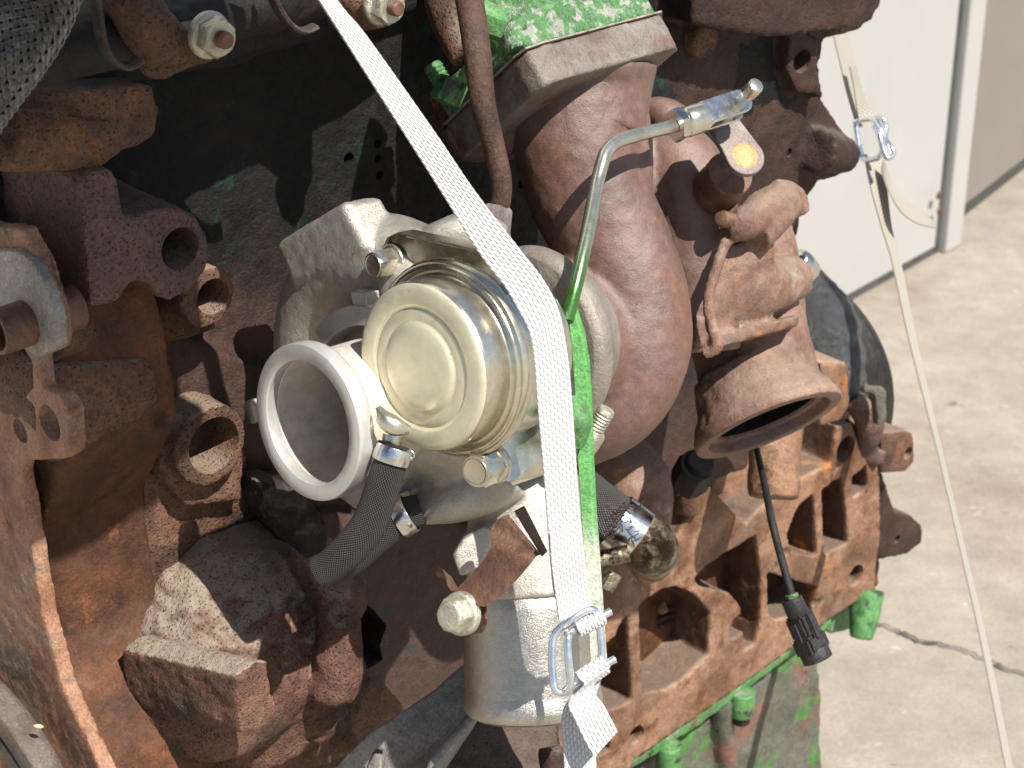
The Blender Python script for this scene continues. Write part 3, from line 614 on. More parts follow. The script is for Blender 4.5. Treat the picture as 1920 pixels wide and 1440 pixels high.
# injector brackets with nuts
def studnut(u, v, o, r, name, label, arm, mat='rust_block', grp=None):
    p = EO(u, v, o); k = S(r, dep(p)); t = thing(name, label, 'clamp', p, grp)
    if arm: fin('clamp_arm', arm, mat, t)
    fin('flange_nut', join(lathe(p-E2*.002, E2, [(0, k*1.12), (.002, k*1.15), (.0035, k*1.05), (.004, 0)], 40), hexa(p, E2, k*.98, k*.85, rot=.3)), 'zinc_old', t)
    fin('stud', thread(p+E2*(k*.7), E2, k*.42, .006), 'steel_brown', t)
    return t
me = cast([bar(390, 72, .10, 290, 100, .06, 40, 46), tube([EO(310, 90, .09), EO(270, 40, .09), EO(225, -30, .085), EO(190, -90, .085)], [S(48, .85), S(48, .85), S(42, .85), S(40, .85)]), bar(300, 110, .085, 280, 80, .05, 42, 50)], .0016, 6, amp=.0007)
studnut(394, 66, .108, 40, 'injector_clamp', 'rusty clamp arm with pale flanged nut on its end, upper left', me, grp='injector clamps along the top of the engine')
me = cast([bar(712, 12, .07, 640, 20, .04, 40, 44), tube([EO(680, 10, .06), EO(640, -20, .06), EO(600, -70, .06)], [S(40, .9), S(40, .9), S(36, .9)])], .0016, 6, amp=.0007)
studnut(716, 8, .078, 36, 'injector_clamp', 'rusty clamp with yellowed nut cut off by the top edge, left of the white strap', me, grp='injector clamps along the top of the engine')
def wire_clip(pts, o, label):
    t = tube([EO(u, v, o) for u, v in pts], .0016, 10, sq=2.2, sqdir=E2); return fin('wire_clip', t, 'clip_dark', label=label, cat='clip', group='bent wire clips along the top of the engine')
wire_clip([(172, -30), (182, 20), (192, 80), (210, 112), (238, 125), (262, 112)], .10, 'bent dark metal clip curving behind the left rusty clamp arm')
wire_clip([(500, -30), (520, 15), (545, 48), (568, 58), (590, 50)], .085, 'bent dark metal clip near the top edge left of the strap')

# ================================================================== turbocharger
TC = P(755, 700, .93)
tb = thing('turbocharger', 'turbocharger with aluminium compressor, gold actuator and rusty turbine bolted on the engine side', 'turbocharger', P(960, 1340, .92))
def TP(u, v, s=0, ref=None): return hit(u, v, (ref or TC)-T1*s, T1)
RC = S(214, .93); tx, ty, _ = frame(T1, E3)
# tx points away (left/right?) make it screen-right
if (tx).dot(RV) < 0: tx = -tx
tu = T1.cross(tx)
if tu.z < 0: tu = -tu
def ring_pt(deg, rad): a = R(deg); return TC+(tx*math.cos(a)+tu*math.sin(a))*rad
vp = []; vr = []
for k in range(0, 26):   # deg from bottom (−95) clockwise over left, top, right
    f = k/25; deg = -70-f*290; vr.append(S(62+44*f, .93)); vp.append(ring_pt(deg, RC+S(8, .93)*(1-f))-T1*.008)
OC = P(1000, 1330, .925); 
IC = P(575, 793, .862); IB = IC+T1*.072
vol = [tube(vp, vr, 28, n=3), cyl(IB-T1*.012, T1, S(205, .92), .035, 64), lathe(IB-T1*.03, T1, [(0, S(128, .9)), (.004, S(148, .9)), (.012, S(192, .92)), (.022, S(222, .92)), (.05, S(232, .92))], 64)]
vol += [prism([TP(*q, .031) for q in ((512, 455), (642, 376), (692, 472), (640, 500), (545, 541))], T1*.024, .002)]
vol += [tube([P(890, 760, .93), P(935, 850, .925), P(985, 940, .92), P(993, 1040, .92), P(998, 1110, .92)], [S(90, .93), S(102, .92), S(112, .92), S(120, .92), S(122, .92)], 32)]
vol += [prism([TP(*q, .03) for q in ((452, 755), (470, 748), (480, 790), (466, 800))], T1*.05), prism([TP(*q, .03) for q in ((505, 890), (530, 900), (540, 925), (515, 918))], T1*.05)]
vol += [tube([P(772, 958, .90), P(810, 950, .895), P(880, 930, .89), P(950, 880, .89)], [S(27, .9), S(34, .9), S(46, .9), S(60, .9)], 24)]
vol += [prism([P(*q, .886) for q in ((848, 1040), (868, 1008), (905, 985), (930, 1010), (905, 1060), (862, 1085))], FV*.03)]
vol += [prism([P(*q) for q in ((690, 850, .885), (760, 860, .885), (800, 880, .89), (760, 900, .89), (720, 940, .885), (690, 920, .885))], T1*.02)]
me = cast(vol, .0014, 9, amp=.00025, freq=160, post=[cyl(IC-T1*.01, T1, S(117, .862), .075, 64)])
fin('compressor_housing', me, 'alu_cast', tb)
gp = [TP(*q, .0345) for q in ((520, 462), (636, 388), (676, 468), (552, 530))]
# inlet tube
r = S(152, .862)
fin('inlet_flange', lathe(IC, T1, [(.0004, r*.995), (0, r*.985), (0, r*.795), (.0006, r*.785), (.006, r*.78), (.009, r*.86), (.0085, r*.985), (.007, r), (.002, r)], 96, closed=True, rnd=.00015), 'alu_machined', tb)
fin('inlet_pipe', lathe(IC, T1, [(.0061, r*.86), (.010, r*.83), (.040, r*.86), (.060, r*1.0), (.062, r*.75), (.058, r*.70), (.030, r*.755), (.0061, r*.782)], 96, closed=True), 'alu_bore', tb)
IM = IC+T1*.066
fin('inlet_bore', lathe(IC+T1*.05, T1, [(0, r*.74), (.012, r*.60), (.03, r*.58), (.036, r*.50), (.036, r*.30), (.022, r*.10), (.020, 0)], 64, caps=False), 'alu_bore', tb)
# machined collar with tabs round the inlet
rc = S(170, .9)
ct = IC+T1*.036
rc = S(188, .9)
def arcp(r0, r1, a0, a1, s): return [ct+T1*s+(tx*math.cos(R(t))+tu*math.sin(R(t)))*r1 for t in range(a0, a1+1, 4)]+[ct+T1*s+(tx*math.cos(R(t))+tu*math.sin(R(t)))*r0 for t in range(a1, a0-1, -4)]
fin('collar', join(prism(arcp(rc*.80, rc, 70, 150, 0), T1*.02, .0004), prism(arcp(rc*.95, rc*1.13, 98, 110, .001), T1*.008, .0004)), 'alu_machined', tb)
# outlet barrel
up = (P(985, 960, .92)-OC).normalized()
ro = S(132, .92)
OB = OC-PV(0, 0, 1)
fin('outlet_barrel', lathe(OB, up, [(0, ro*.86), (-.001, ro*.93), (.001, ro*.985), (.004, ro*1.0), (.008, ro*.985), (.011, ro*.965), (.030, ro*.965), (.052, ro*.95), (.060, ro*.90), (.066, ro*.80), (.068, ro*.4)], 96), 'alu_grain', tb)
fin('barrel_lip', lathe(OB-up*.004, up, [(0, 0), (0, ro*.5), (.0015, ro*.62), (.002, ro*.88), (.006, ro*.90)], 64), 'alu_dull', tb)
# actuator
AC = P(788, 690, .838); a = S(164, .838); A1 = Vector((.655, .745, -.125)).normalized()
fin('diaphragm_can', lathe(AC, A1, [(-.0022, 0), (-.0019, a*.40), (-.0015, a*.50), (-.0004, a*.53), (.0003, a*.55), (.0001, a*.57), (.0001, a*.685), (.0007, a*.70), (.0003, a*.72), (-.0006, a*.74), (-.0004, a*.92), (.0002, a*.955), (.0014, a*.985), (.0022, a*.98)], 128), 'zinc_face', tb, ang=60)
fin('can_side', lathe(AC, A1, [(.0010, a*.96), (.0014, a*.986), (.0028, a*.998), (.0045, a), (.0135, a*.985), (.0160, a*.99), (.0168, a*1.02), (.0175, a*1.055), (.0178, a*1.0)], 128), 'zinc_yellow', tb, ang=60)
fin('crimp_ring', lathe(AC+A1*.0165, A1, [(.0005, a*1.0), (.0005, a*1.065), (-.0008, a*1.075), (-.0010, a*1.10), (.0004, a*1.115), (.0006, a*1.135), (.0002, a*1.165), (.0022, a*1.185), (.0055, a*1.18), (.007, a*1.15), (.0072, a*1.02)], 128, closed=True), 'zinc_yellow', tb)
fin('actuator_back_shell', lathe(AC+A1*.0225, A1, [(0, a*1.10), (.004, a*1.08), (.024, a*1.08), (.031, a*1.05), (.036, a*.96), (.038, a*.80), (.039, a*.4), (.039, 0)], 128), 'zinc_bright', tb)
# rolled bump + nipple on the can
p = P(735, 795, .8315)
fin('hose_port', join(tube([P(708, 766, .8385), P(722, 786, .8368), P(742, 800, .8368), P(768, 806, .8382)], [S(8, .83), S(17, .83), S(18, .83), S(8, .83)], 20), lathe(P(737, 815, .848), PV(-.12, 1, 1).normalized(), [(0, S(20, .84)), (.010, S(18, .84)), (.012, 0)], 20)), 'zinc_yellow', tb)
# bearing housing disc behind
BC = P(1004, 642, .925); rb = S(182, .925)
fin('bearing_housing', lathe(BC-T1*.006, T1, [(0, rb*.5), (0, rb*.93), (.002, rb*.97), (.004, rb), (.010, rb), (.012, rb*.9), (.03, rb*.7)], 96), 'disc_grey', tb)
# bracket plates and bolts on the compressor
def bolt(u, v, d, ax, r, label=None, mat='zinc_yellow', h=.8, rot=.2):
    p = P(u, v, d); k = S(r, d)
    fin('flange_bolt', join(lathe(p, ax, [(0, k*1.15), (.0012, k*1.18), (.0022, k*1.05), (.0025, 0)], 40), hexa(p+ax*.001, ax, k, k*h*2, rot=rot), lathe(p+ax*(.001+k*h*2), ax, [(0, k*.78), (.0006, k*.74), (.0003, k*.66), (0.0003, 0)], 32)), mat, tb)
BR = AC+T1*.030
fin('actuator_bracket', join(prism([TP(*q, 0, BR) for q in ((712, 480), (722, 455), (745, 443), (800, 452), (905, 476), (960, 540), (900, 640), (760, 600), (722, 520))], T1*.0025, .0004),
     prism([TP(*q, .003, BR) for q in ((722, 462), (728, 449), (745, 440), (905, 474), (905, 470), (746, 435), (724, 446), (718, 462))], T1*.009, .0004)), 'zinc_yellow', tb)
fin('bracket_skirt', cast([tube([P(775, 452, .892), P(830, 440, .888), P(890, 432, .888), P(940, 450, .892)], [S(14, .89), S(30, .89), S(38, .89), S(30, .89)], 24)], .0012, 6, amp=.0001), 'alu_cast', tb)
bolt(738, 490, dep(TP(738, 490, .001, BR)), (-T1), 29, rot=.5)
bolt(925, 868, .862, (-T1+RV*.25).normalized(), 35, rot=.1)
fin('lower_bracket', join(prism([P(*q) for q in ((905, 815, .868), (1010, 760, .878), (1030, 800, .884), (1010, 860, .884), (955, 905, .868), (900, 890, .862))], T1*.003, .0005), prism([P(*q) for q in ((955, 905, .870), (1012, 812, .884), (1018, 880, .89), (960, 912, .875))], T1*.02, .0005)), 'zinc_yellow', tb)
# hose clip ears
fin('clip_spring', tube([P(758, 850, .842), P(770, 846, .842), P(776, 855, .842), P(768, 862, .842), P(758, 860, .842)], .0006, 8), 'zinc_bright', tb)
# turbine scroll
sc_pts = [P(1085, 130, .985), P(1078, 240, .985), P(1100, 350, .985), P(1145, 450, .985), P(1180, 550, .985), P(1185, 650, .985), P(1150, 740, .99), P(1080, 790, 1.0), P(1010, 780, 1.01)]
sc_r = [S(x, .985) for x in (116, 120, 116, 110, 110, 110, 102, 88, 80)]
turb = [tube(sc_pts, sc_r, 36), tube([P(1170, 130, .99), P(1195, 250, .985), P(1185, 380, .98)], [S(30, 1), S(28, 1), S(40, 1)], 20),
        lathe(P(1060, 640, .985), T1, [(-.02, S(150, 1)), (.03, S(170, 1)), (.06, S(110, 1))], 48)]
turb += [hull([P(*q) for q in ((1190, 260, 1.04), (1250, 250, 1.05), (1330, 400, 1.045), (1335, 640, 1.045), (1200, 640, 1.05), (1200, 300, 1.10), (1330, 640, 1.10), (1300, 330, 1.10))])]
turb += [tube([P(1240, 250, 1.06), P(1280, 330, 1.06), P(1300, 440, 1.06), P(1310, 560, 1.06), P(1320, 660, 1.06)], [S(x, 1.05) for x in (60, 85, 90, 80, 70)], 28), tube([P(1210, 215, 1.07), P(1250, 220, 1.06), P(1290, 260, 1.06)], [S(32, 1.05), S(38, 1.05), S(40, 1.05)], 20)]
me = cast(turb, .0016, 10, amp=.00035, freq=130, amp2=.0006, freq2=40)
fin('turbine_housing', me, 'turbine_rust', tb)
# hot-side flange (square plate seen from below)
A_, B_, C_ = P(828, 242, .985), P(985, 92, .915), P(1252, 22, .985)
nn = (A_-B_).cross(C_-B_).normalized()
if nn.z < 0: nn = -nn
D_ = A_+C_-B_
fp = [B_.lerp(A_, .12), A_.lerp(B_, .06), A_.lerp(D_, .1), D_.lerp(A_, .1), D_.lerp(C_, .1), C_.lerp(D_, .08), C_.lerp(B_, .06), B_.lerp(C_, .12), B_.lerp((A_+C_)/2, .05)]
fin('flange_neck', cast([tube([P(1085, 140, .99), P(1090, 190, .99), P(1092, 270, .985)], [S(150, 1), S(130, 1), S(116, 1)], 36)], .0016, 8, amp=.0003), 'turbine_rust', tb)
me = cast([prism(fp, -nn*.019)], .0014, 5, amp=.0003,
          post=[tube([P(1005, 165, .925), P(1040, 145, .935)], [.0012, .0012], 8)])
fin('inlet_flange_plate', me, 'flange_grey', tb)
fin('metal_gasket', prism([p+nn*.0003+(p-(A_+C_)/2)*.025 for p in fp], nn*.0008), 'gasket', tb)
# outlet with v-band lip
ax = (RV*.35-UV*.90-FV*.28).normalized()
VC = P(1440, 792, 1.10); rv = S(147, 1.10)
body = [tube([P(1392, 420, 1.13), P(1398, 520, 1.125), P(1404, 620, 1.12), P(1425, 720, 1.11), VC-ax*.006], [S(92, 1.13), S(106, 1.12), S(110, 1.12), S(114, 1.11), rv*.86], 36), lathe(VC, ax, [(-.034, rv*.70), (-.016, rv*.82), (-.007, rv*.95), (-.0015, rv*.985)], 64)]
body += [tube([P(1318, 560, 1.06), P(1400, 545, 1.065), P(1490, 520, 1.10)], [S(68, 1.07), S(62, 1.08), S(42, 1.1)], 24)]
body += [prism([P(*q) for q in ((1345, 500, 1.035), (1365, 460, 1.04), (1450, 440, 1.05), (1455, 500, 1.06), (1400, 580, 1.05), (1340, 640, 1.035), (1328, 600, 1.03))], FV*.05)]
body += [prism([P(*q) for q in ((1345, 625, 1.03), (1500, 590, 1.07), (1495, 612, 1.07), (1350, 652, 1.03))], FV*.05)]
body += [tube([P(1362, 450, 1.03), P(1345, 500, 1.025), P(1328, 560, 1.022), P(1335, 610, 1.022), P(1345, 650, 1.022), P(1320, 665, 1.025)], [S(x, 1.03) for x in (12, 12, 11, 12, 12, 12)], 12)]
body += [tube([P(1405, 440, 1.04), P(1440, 400, 1.05), P(1480, 375, 1.06)], [S(44, 1.05), S(48, 1.05), S(36, 1.06)], 24), tube([P(1430, 395, 1.035), P(1395, 420, 1.03), P(1365, 435, 1.03)], [S(30, 1.03), S(32, 1.03), S(22, 1.03)], 16)]
body += [tube([P(1452, 352, 1.05), P(1490, 366, 1.06), P(1506, 400, 1.065)], [S(18, 1.05), S(20, 1.06), S(16, 1.06)], 16), tube([P(1306, 590, 1.04), P(1315, 625, 1.04), P(1308, 650, 1.04)], [S(10, 1), S(16, 1), S(10, 1)], 14)]
me = cast(body, .0016, 5, amp=.0006, freq=120, post=[lathe(VC, ax, [(.01, rv*.84), (-.010, rv*.84), (-.012, rv*.70), (-.030, rv*.62)], 48)])
fin('exhaust_outlet', me, 'outlet_rust', tb)
fin('outlet_lip', lathe(VC, ax, [(-.006, rv*.95), (-.003, rv*.99), (-.0005, rv), (.0018, rv*.995), (.0024, rv*.98), (.0024, rv*.84), (.0014, rv*.825), (-.0035, rv*.81), (-.0040, rv*.72), (-.006, rv*.71)], 96, closed=True, rnd=.0002), 'outlet_rust', tb)
fin('outlet_bore', lathe(VC, ax, [(-.0058, rv*.72), (-.010, rv*.68), (-.028, rv*.61), (-.0285, 0)], 64, caps=False), 'soot', tb)
# wastegate shaft, lever, clevis, rod
la = (P(1398, 292, 1.0)-P(1352, 352, 1.025)).normalized()
q0 = P(1350, 348, 1.03)
q1 = P(1392, 298, 1.0); la = (q1-q0).normalized(); rl = S(46, 1.0)
fin('shaft_bushing', lathe(q0, la, [(-.006, rl*1.04), (0, rl*1.04), (.001, rl), (.0145, rl), (.0155, rl*.95)], 48), 'steel_brown', tb)
lev = [q1+la*.001]
lx = (P(1362, 232, 1.0)-P(1396, 300, 1.0)).normalized(); lx = (lx-la*lx.dot(la)).normalized(); ly = la.cross(lx)
c = q1+la*.0005; Lh = S(100, 1.0)
pts = [c+(-lx*math.cos(t)+ly*math.sin(t))*S(39, 1) for t in [R(x) for x in range(-85, 86, 10)]]+[c+lx*Lh+ly*S(28, 1), c+lx*(Lh+.004), c+lx*Lh-ly*S(28, 1)]
fin('wastegate_lever', prism(pts, la*.0035), 'steel_lever', tb, bev=.0005)
fin('shaft_weld', lathe(c+la*.0034, la, [(0, S(27, 1)), (.0004, S(24, 1)), (.0008, S(14, 1)), (.0009, 0)], 32), 'weld_tip', tb)
ca, cb = P(1262, 237, .962), P(1388, 196, .985); cx = (cb-ca).normalized()
rcv = S(29, .97)
fin('clevis', join(lathe(ca+cx*.006, cx, [(0, rcv*.75), (.0015, rcv), (.012, rcv), (.0135, rcv*.93)], 40)), 'zinc_yellow', tb)
cu = (UV-cx*UV.dot(cx)).normalized(); cn = cx.cross(cu)
mid = ca+cx*.019
cnn = (la-cx*la.dot(cx)).normalized(); cw = cx.cross(cnn)
def fork(off):
    m0 = mid+cnn*off; e = (cb-mid).dot(cx)-.002
    pts = [m0+cw*rcv*.8, m0+cx*e+cw*rcv*.8]+[m0+cx*(e+rcv*.7*math.sin(t))+cw*rcv*.8*math.cos(t) for t in (R(30), R(60), R(90), R(120), R(150))]+[m0+cx*e-cw*rcv*.8, m0-cw*rcv*.8]
    return prism(pts, cnn*.0022)
fin('clevis_fork', join(fork(rcv*.75-.0022), fork(-rcv*.75), box(mid+cx*.0005, cx*.0025, cw*rcv*.8, cnn*rcv*.74)), 'zinc_bright', tb, bev=.0004)
pc = mid+cx*((cb-mid).dot(cx)-.003)
fin('clevis_pin', lathe(pc-cnn*.010, cnn, [(0, S(13, .97)), (.022, S(13, .97)), (.0225, S(15.5, .97)), (.030, S(15.5, .97)), (.0308, S(13.5, .97)), (.0308, 0)], 28), 'zinc_yellow', tb)
fin('lock_nut', join(hexa(ca+cx*.0005, cx, S(33, .97), .0052, rot=.4, ch=.2)), 'zinc_bright', tb)
fin('rod_tip', thread(ca-cx*.003, cx, S(13, .97), .006, .0008), 'zinc_bright', tb)
rod = [P(1062, 600, .878), P(1078, 540, .88), P(1092, 480, .886), P(1105, 420, .896), P(1118, 350, .912), P(1130, 303, .918), P(1137, 285, .921), P(1148, 272, .925), P(1165, 262, .93), P(1210, 249, .943), P(1262, 237, .961)]
fin('actuator_rod', tube(rod, [S(13.5, .92)]*11, 24, n=6), 'rod_green', tb)
# green painted flat bar behind the strap
bar_l = [(1060, 570), (1070, 640), (1078, 760), (1082, 860), (1088, 960), (1098, 1100), (1106, 1250)]; bar_r = [(1074, 575), (1090, 625), (1099, 680), (1104, 760), (1107, 860), (1112, 960), (1122, 1100), (1132, 1250)]
fin('support_bar', prism([P(u, v, .878) for u, v in bar_l]+[P(u, v, .878) for u, v in bar_r[::-1]], T1*.003), 'bar_green', tb, bev=.0006)
fin('bar_boss', tube([P(1074, 745, .872), P(1082, 790, .870), P(1078, 835, .873)], [S(16, .89), S(27, .89), S(18, .89)], 24), 'green_paint', tb)
# stud beside the bar
sx = PV(42, -70, 1).normalized()-FV*.35; sx.normalize()
p = P(1106, 820, .888)
fin('clamp_stud', thread(p, sx, S(17, .92), .016, .0016), 'zinc_old', tb)
fin('clamp_nut', join(hexa(p-sx*.004, sx, S(25, .92), .008), cyl(p-sx*.012, sx, S(24, .92), .009, 24)), 'zinc_old', tb)
p = P(1372, 412, 1.022); sx = (RV*-.15+UV*.05-FV).normalized()
fin('housing_stud', thread(p+FV*.006, (PV(-4, 0, 1).normalized()*.5-FV).normalized(), S(17, 1), .014, .0015), 'steel_brown', tb)
# rusty strap bracket on the outlet barrel
def vs(pts, vecs, mat, name, **k):    # a bent sheet strip: edge points and the opposite edge
    b = bmesh.new(); th = FV*.0014+T1*.0006
    A = [b.verts.new(p) for p in pts]; B = [b.verts.new(p) for p in vecs]; A2 = [b.verts.new(p+th) for p in pts]; B2 = [b.verts.new(p+th) for p in vecs]
    for i in range(len(A)-1):
        b.faces.new((A[i], B[i], B[i+1], A[i+1])); b.faces.new((A2[i], A2[i+1], B2[i+1], B2[i])); b.faces.new((A[i], A[i+1], A2[i+1], A2[i])); b.faces.new((B[i], B2[i], B2[i+1], B[i+1]))
    b.faces.new((A[0], A2[0], B2[0], B[0])); b.faces.new((A[-1], B[-1], B2[-1], A2[-1])); bmesh.ops.recalc_face_normals(b, faces=b.faces)
    return fin(name, b, mat, tb, bev=.0003, **k)
ea = [(817, 1078, .874), (822, 1068, .866), (832, 1072, .862), (840, 1100, .860), (850, 1108, .858), (868, 1092, .856), (900, 1058, .852), (916, 1035, .850), (921, 1020, .850), (919, 1000, .853), (924, 984, .855), (940, 970, .854), (952, 966, .853)]
eb2 = [(832, 1086, .878), (842, 1080, .872), (850, 1092, .868), (862, 1110, .862), (885, 1128, .850), (915, 1136, .846), (960, 1096, .842), (985, 1068, .840), (998, 1052, .840), (1004, 1044, .842), (1008, 1042, .843), (1011, 1041, .843), (1012, 1040, .843)]
vs(crom([P(*q) for q in ea], n=5), crom([P(*q) for q in eb2], n=5), 'steel_brown', 'clamp_bracket')
fin('clamp_bracket_end', prism([P(*q) for q in ((966, 958, .856), (984, 948, .862), (1027, 1034, .852), (1018, 1043, .846))], FV*.002-T1*.001), 'steel_brown', tb, bev=.0003)
fin('bracket_foot', cast([prism([P(*q) for q in ((868, 1112, .862), (912, 1134, .852), (916, 1160, .852), (908, 1186, .856), (884, 1192, .860), (852, 1184, .864), (846, 1130, .864))], FV*.008)], .001, 5, amp=.0001), 'steel_brown', tb)
p = P(858, 1152, .852); bx = (RV*-.55-FV*.8-UV*.05).normalized()
fin('bracket_bolt', join(lathe(p-bx*.004, bx, [(0, S(42, .85)), (.003, S(42, .85)), (.004, S(38, .85)), (.004, 0)], 36), hexa(p, bx, S(35, .85), .0055, rot=.2), lathe(p+bx*.005, bx, [(0, S(29, .85)), (.0015, S(28, .85)), (.002, S(24, .85)), (.002, 0)], 32)), 'zinc_old', tb)
# small casting mark bars by the bolt
for k in range(3):
    fin('cast_mark', tube([P(706+k*5, 470-k*3, .888), P(712+k*5, 452+k*4, .888)], .0004, 6, n=2), 'alu_cast', tb)
fin('paint_fleck', prism([TP(u, v, .0235) for u, v in ((538, 563), (544, 560), (549, 570), (541, 577))], -T1*.0006), 'green_paint', tb)

# ================================================================== upper green flange
gf = thing('exhaust_manifold_flange', 'green painted gritty flange sitting on the square turbine flange at the top', 'flange', B_+nn*.001)
gp = [p+nn*.0012+((A_+C_)/2-p)*.035 for p in fp]
me = cast([prism(gp, nn*.016), tube([(A_+C_)/2+nn*.01, (A_+C_)/2+nn*.06], [S(120, .95), S(105, .95)], 24, n=4), prism([P(900, 150, .945), P(960, 90, .915), P(985, 85, .915), P(960, 20, .93), P(905, -40, .95)], FV*.05)], .0016, 3, amp=.0007, freq=140)
fin('flange_body', me, 'green_grit', gf)
p = P(922, 42, .912); sx = (nn*1.0).normalized()
fin('flange_nut', join(hexa(P(945, 48, .912), (PV(-60, -20, 1).normalized()-FV*.2).normalized(), S(33, .91), .014, rot=.5), thread(P(915, 30, .915), (PV(-.6, -.8, 1).normalized()), S(24, .91), .016, .002)), 'green_paint', gf)
p = P(826, 168, .97)
fin('flange_stud', join(thread(P(832, 160, .965), PV(-.5, -.85, 1).normalized(), S(19, .97), .012, .002), hexa(P(852, 150, .955), (PV(-.4, .9, 1).normalized()), S(30, .96), .012, rot=.3)), 'green_paint', gf)
fin('flange_lower', cast([prism([P(*q) for q in ((800, 180, .99), (835, 140, .985), (880, 120, .975), (930, 140, .96), (870, 200, .975), (828, 240, .985))], FV*.03)], .0016, 4), 'rust_block', gf)
# housing shoulder lower left of the flange
fin('flange_shoulder', cast([prism([P(*q) for q in ((830, 244, .986), (930, 148, .965), (1000, 200, .965), (960, 290, .98), (868, 293, .985), (846, 275, .988))], FV*.03)], .0016, 6), 'turbine_rust', tb)
# oil feed pipe
op = [P(866, -60, .92), P(880, 0, .90), P(895, 100, .89), P(905, 190, .89), P(925, 270, .895), P(940, 340, .90), P(936, 390, .905), P(925, 440, .91)]
oo = thing('oil_feed_pipe', 'rusty brown oil feed pipe running down behind the white strap to the turbocharger', 'pipe', P(945, 430, .91))
fin('pipe', tube(op, [S(x, .9) for x in (28, 27, 26, 24, 21, 20, 20, 20)], 24), 'pipe_rust', oo)
fin('pipe_fitting', lathe(P(932, 385, .905), PV(-.15, 1, 1).normalized(), [(0, S(24, .9)), (.002, S(32, .9)), (.012, S(34, .9)), (.018, S(44, .9)), (.03, S(44, .9))], 6), 'steel_lever', oo)
me = cast([tube([P(830, -60, .98), P(850, 40, .975), P(875, 110, .965)], [S(46, .97), S(44, .97), S(30, .97)], 20)], .0018, 4); fin('pipe_bracket', me, 'rust_block', oo)
# hoses
h1 = thing('vacuum_hose', 'black braided rubber hose clipped to the gold actuator, curving down left', 'hose', P(612, 1075, .86))
tube_uv('hose', [P(742, 835, .845), P(728, 880, .846), P(712, 930, .85), P(690, 985, .855), P(655, 1030, .86), P(618, 1062, .866), P(600, 1072, .868)], [S(x, .85) for x in (27, 32, 33, 34, 34, 32, 30)], 'hose_braid', h1)
cdn = (P(728, 880, .846)-P(742, 835, .845)).normalized()
fin('hose_clip', lathe(P(739, 845, .845)-cdn*.002, cdn, [(0, S(35, .845)), (0, S(37, .845)), (.007, S(37, .845)), (.007, S(35, .845))], 40, closed=True), 'zinc_bright', h1)
h2 = thing('coolant_hose', 'shorter black braided hose clamped on the aluminium nozzle under the actuator hose', 'hose', P(650, 1080, .90))
tube_uv('hose', [P(790, 955, .888), P(755, 968, .888), P(710, 1000, .89), P(660, 1045, .895), P(615, 1072, .90)], [S(x, .89) for x in (30, 33, 34, 33, 30)], 'hose_braid', h2)
fin('hose_clip', lathe(P(757, 968, .888), (P(790, 955, .888)-P(710, 1000, .89)).normalized(), [(-.0035, S(35, .89)), (-.0035, S(38, .89)), (.0035, S(38, .89)), (.0035, S(35, .89))], 40, closed=True), 'zinc_bright', h2)
# elbow hose with clamp right
h3 = thing('oil_drain_elbow', 'steel drain elbow with oily braided hose end behind the strap', 'pipe fitting', P(1200, 1080, 1.1))
tube_uv('hose', [P(1060, 905, 1.085), P(1110, 945, 1.085), P(1150, 975, 1.085), P(1185, 1000, 1.087)], [S(52, 1.08)]*4, 'mesh_braid', h3)
hx = (P(1185, 1000, 1.087)-P(1110, 945, 1.085)).normalized()
fin('clamp_band', lathe(P(1172, 992, 1.086), hx, [(-.008, S(54, 1.08)), (-.008, S(57, 1.08)), (.008, S(57, 1.08)), (.008, S(54, 1.08))], 48, closed=True), 'zinc_bright', h3)
fin('elbow', tube([P(1180, 998, 1.088), P(1205, 1015, 1.09), P(1222, 1030, 1.10), P(1225, 1050, 1.12), P(1215, 1062, 1.16)], [S(53, 1.09), S(55, 1.09), S(52, 1.09), S(40, 1.1), S(34, 1.12)], 36), 'elbow_steel', h3)
fin('clamp_screw', join(cyl(P(1125, 1050, 1.06), PV(1, -.25, 1).normalized(), S(17, 1.06), .016, 20), hexa(P(1150, 1072, 1.06), PV(-.5, .9, 1).normalized(), S(20, 1.06), .010)), 'elbow_steel', h3)
b = bmesh.new(); rnd = random.Random(3)
for k in range(60):
    a = P(1165+rnd.uniform(-30, 30), 975+rnd.uniform(-30, 45), 1.026+rnd.uniform(0, .006)); c = a+Vector((rnd.uniform(-1, 1), rnd.uniform(-.3, .3), rnd.uniform(-1, 1)))*.006
    add(b, tube([a, (a+c)/2+Vector((0, 0, rnd.uniform(-1, 1)*.002)), c], .00028, 5, n=3))
fin('frayed_strands', b, 'oil_sludge', h3, kind='stuff')
fin('banjo_nut', join(hexa(P(1290, 905, 1.21), Vector((.2, -.5, .85)).normalized(), S(38, 1.21), .022, rot=.2), cyl(P(1290, 912, 1.215), Vector((.2, -.5, .85)).normalized(), S(30, 1.2), .03, 24, ch=.002)), 'oily_black', label='black oily hex fitting in the gap left of the exhaust opening', cat='fitting')
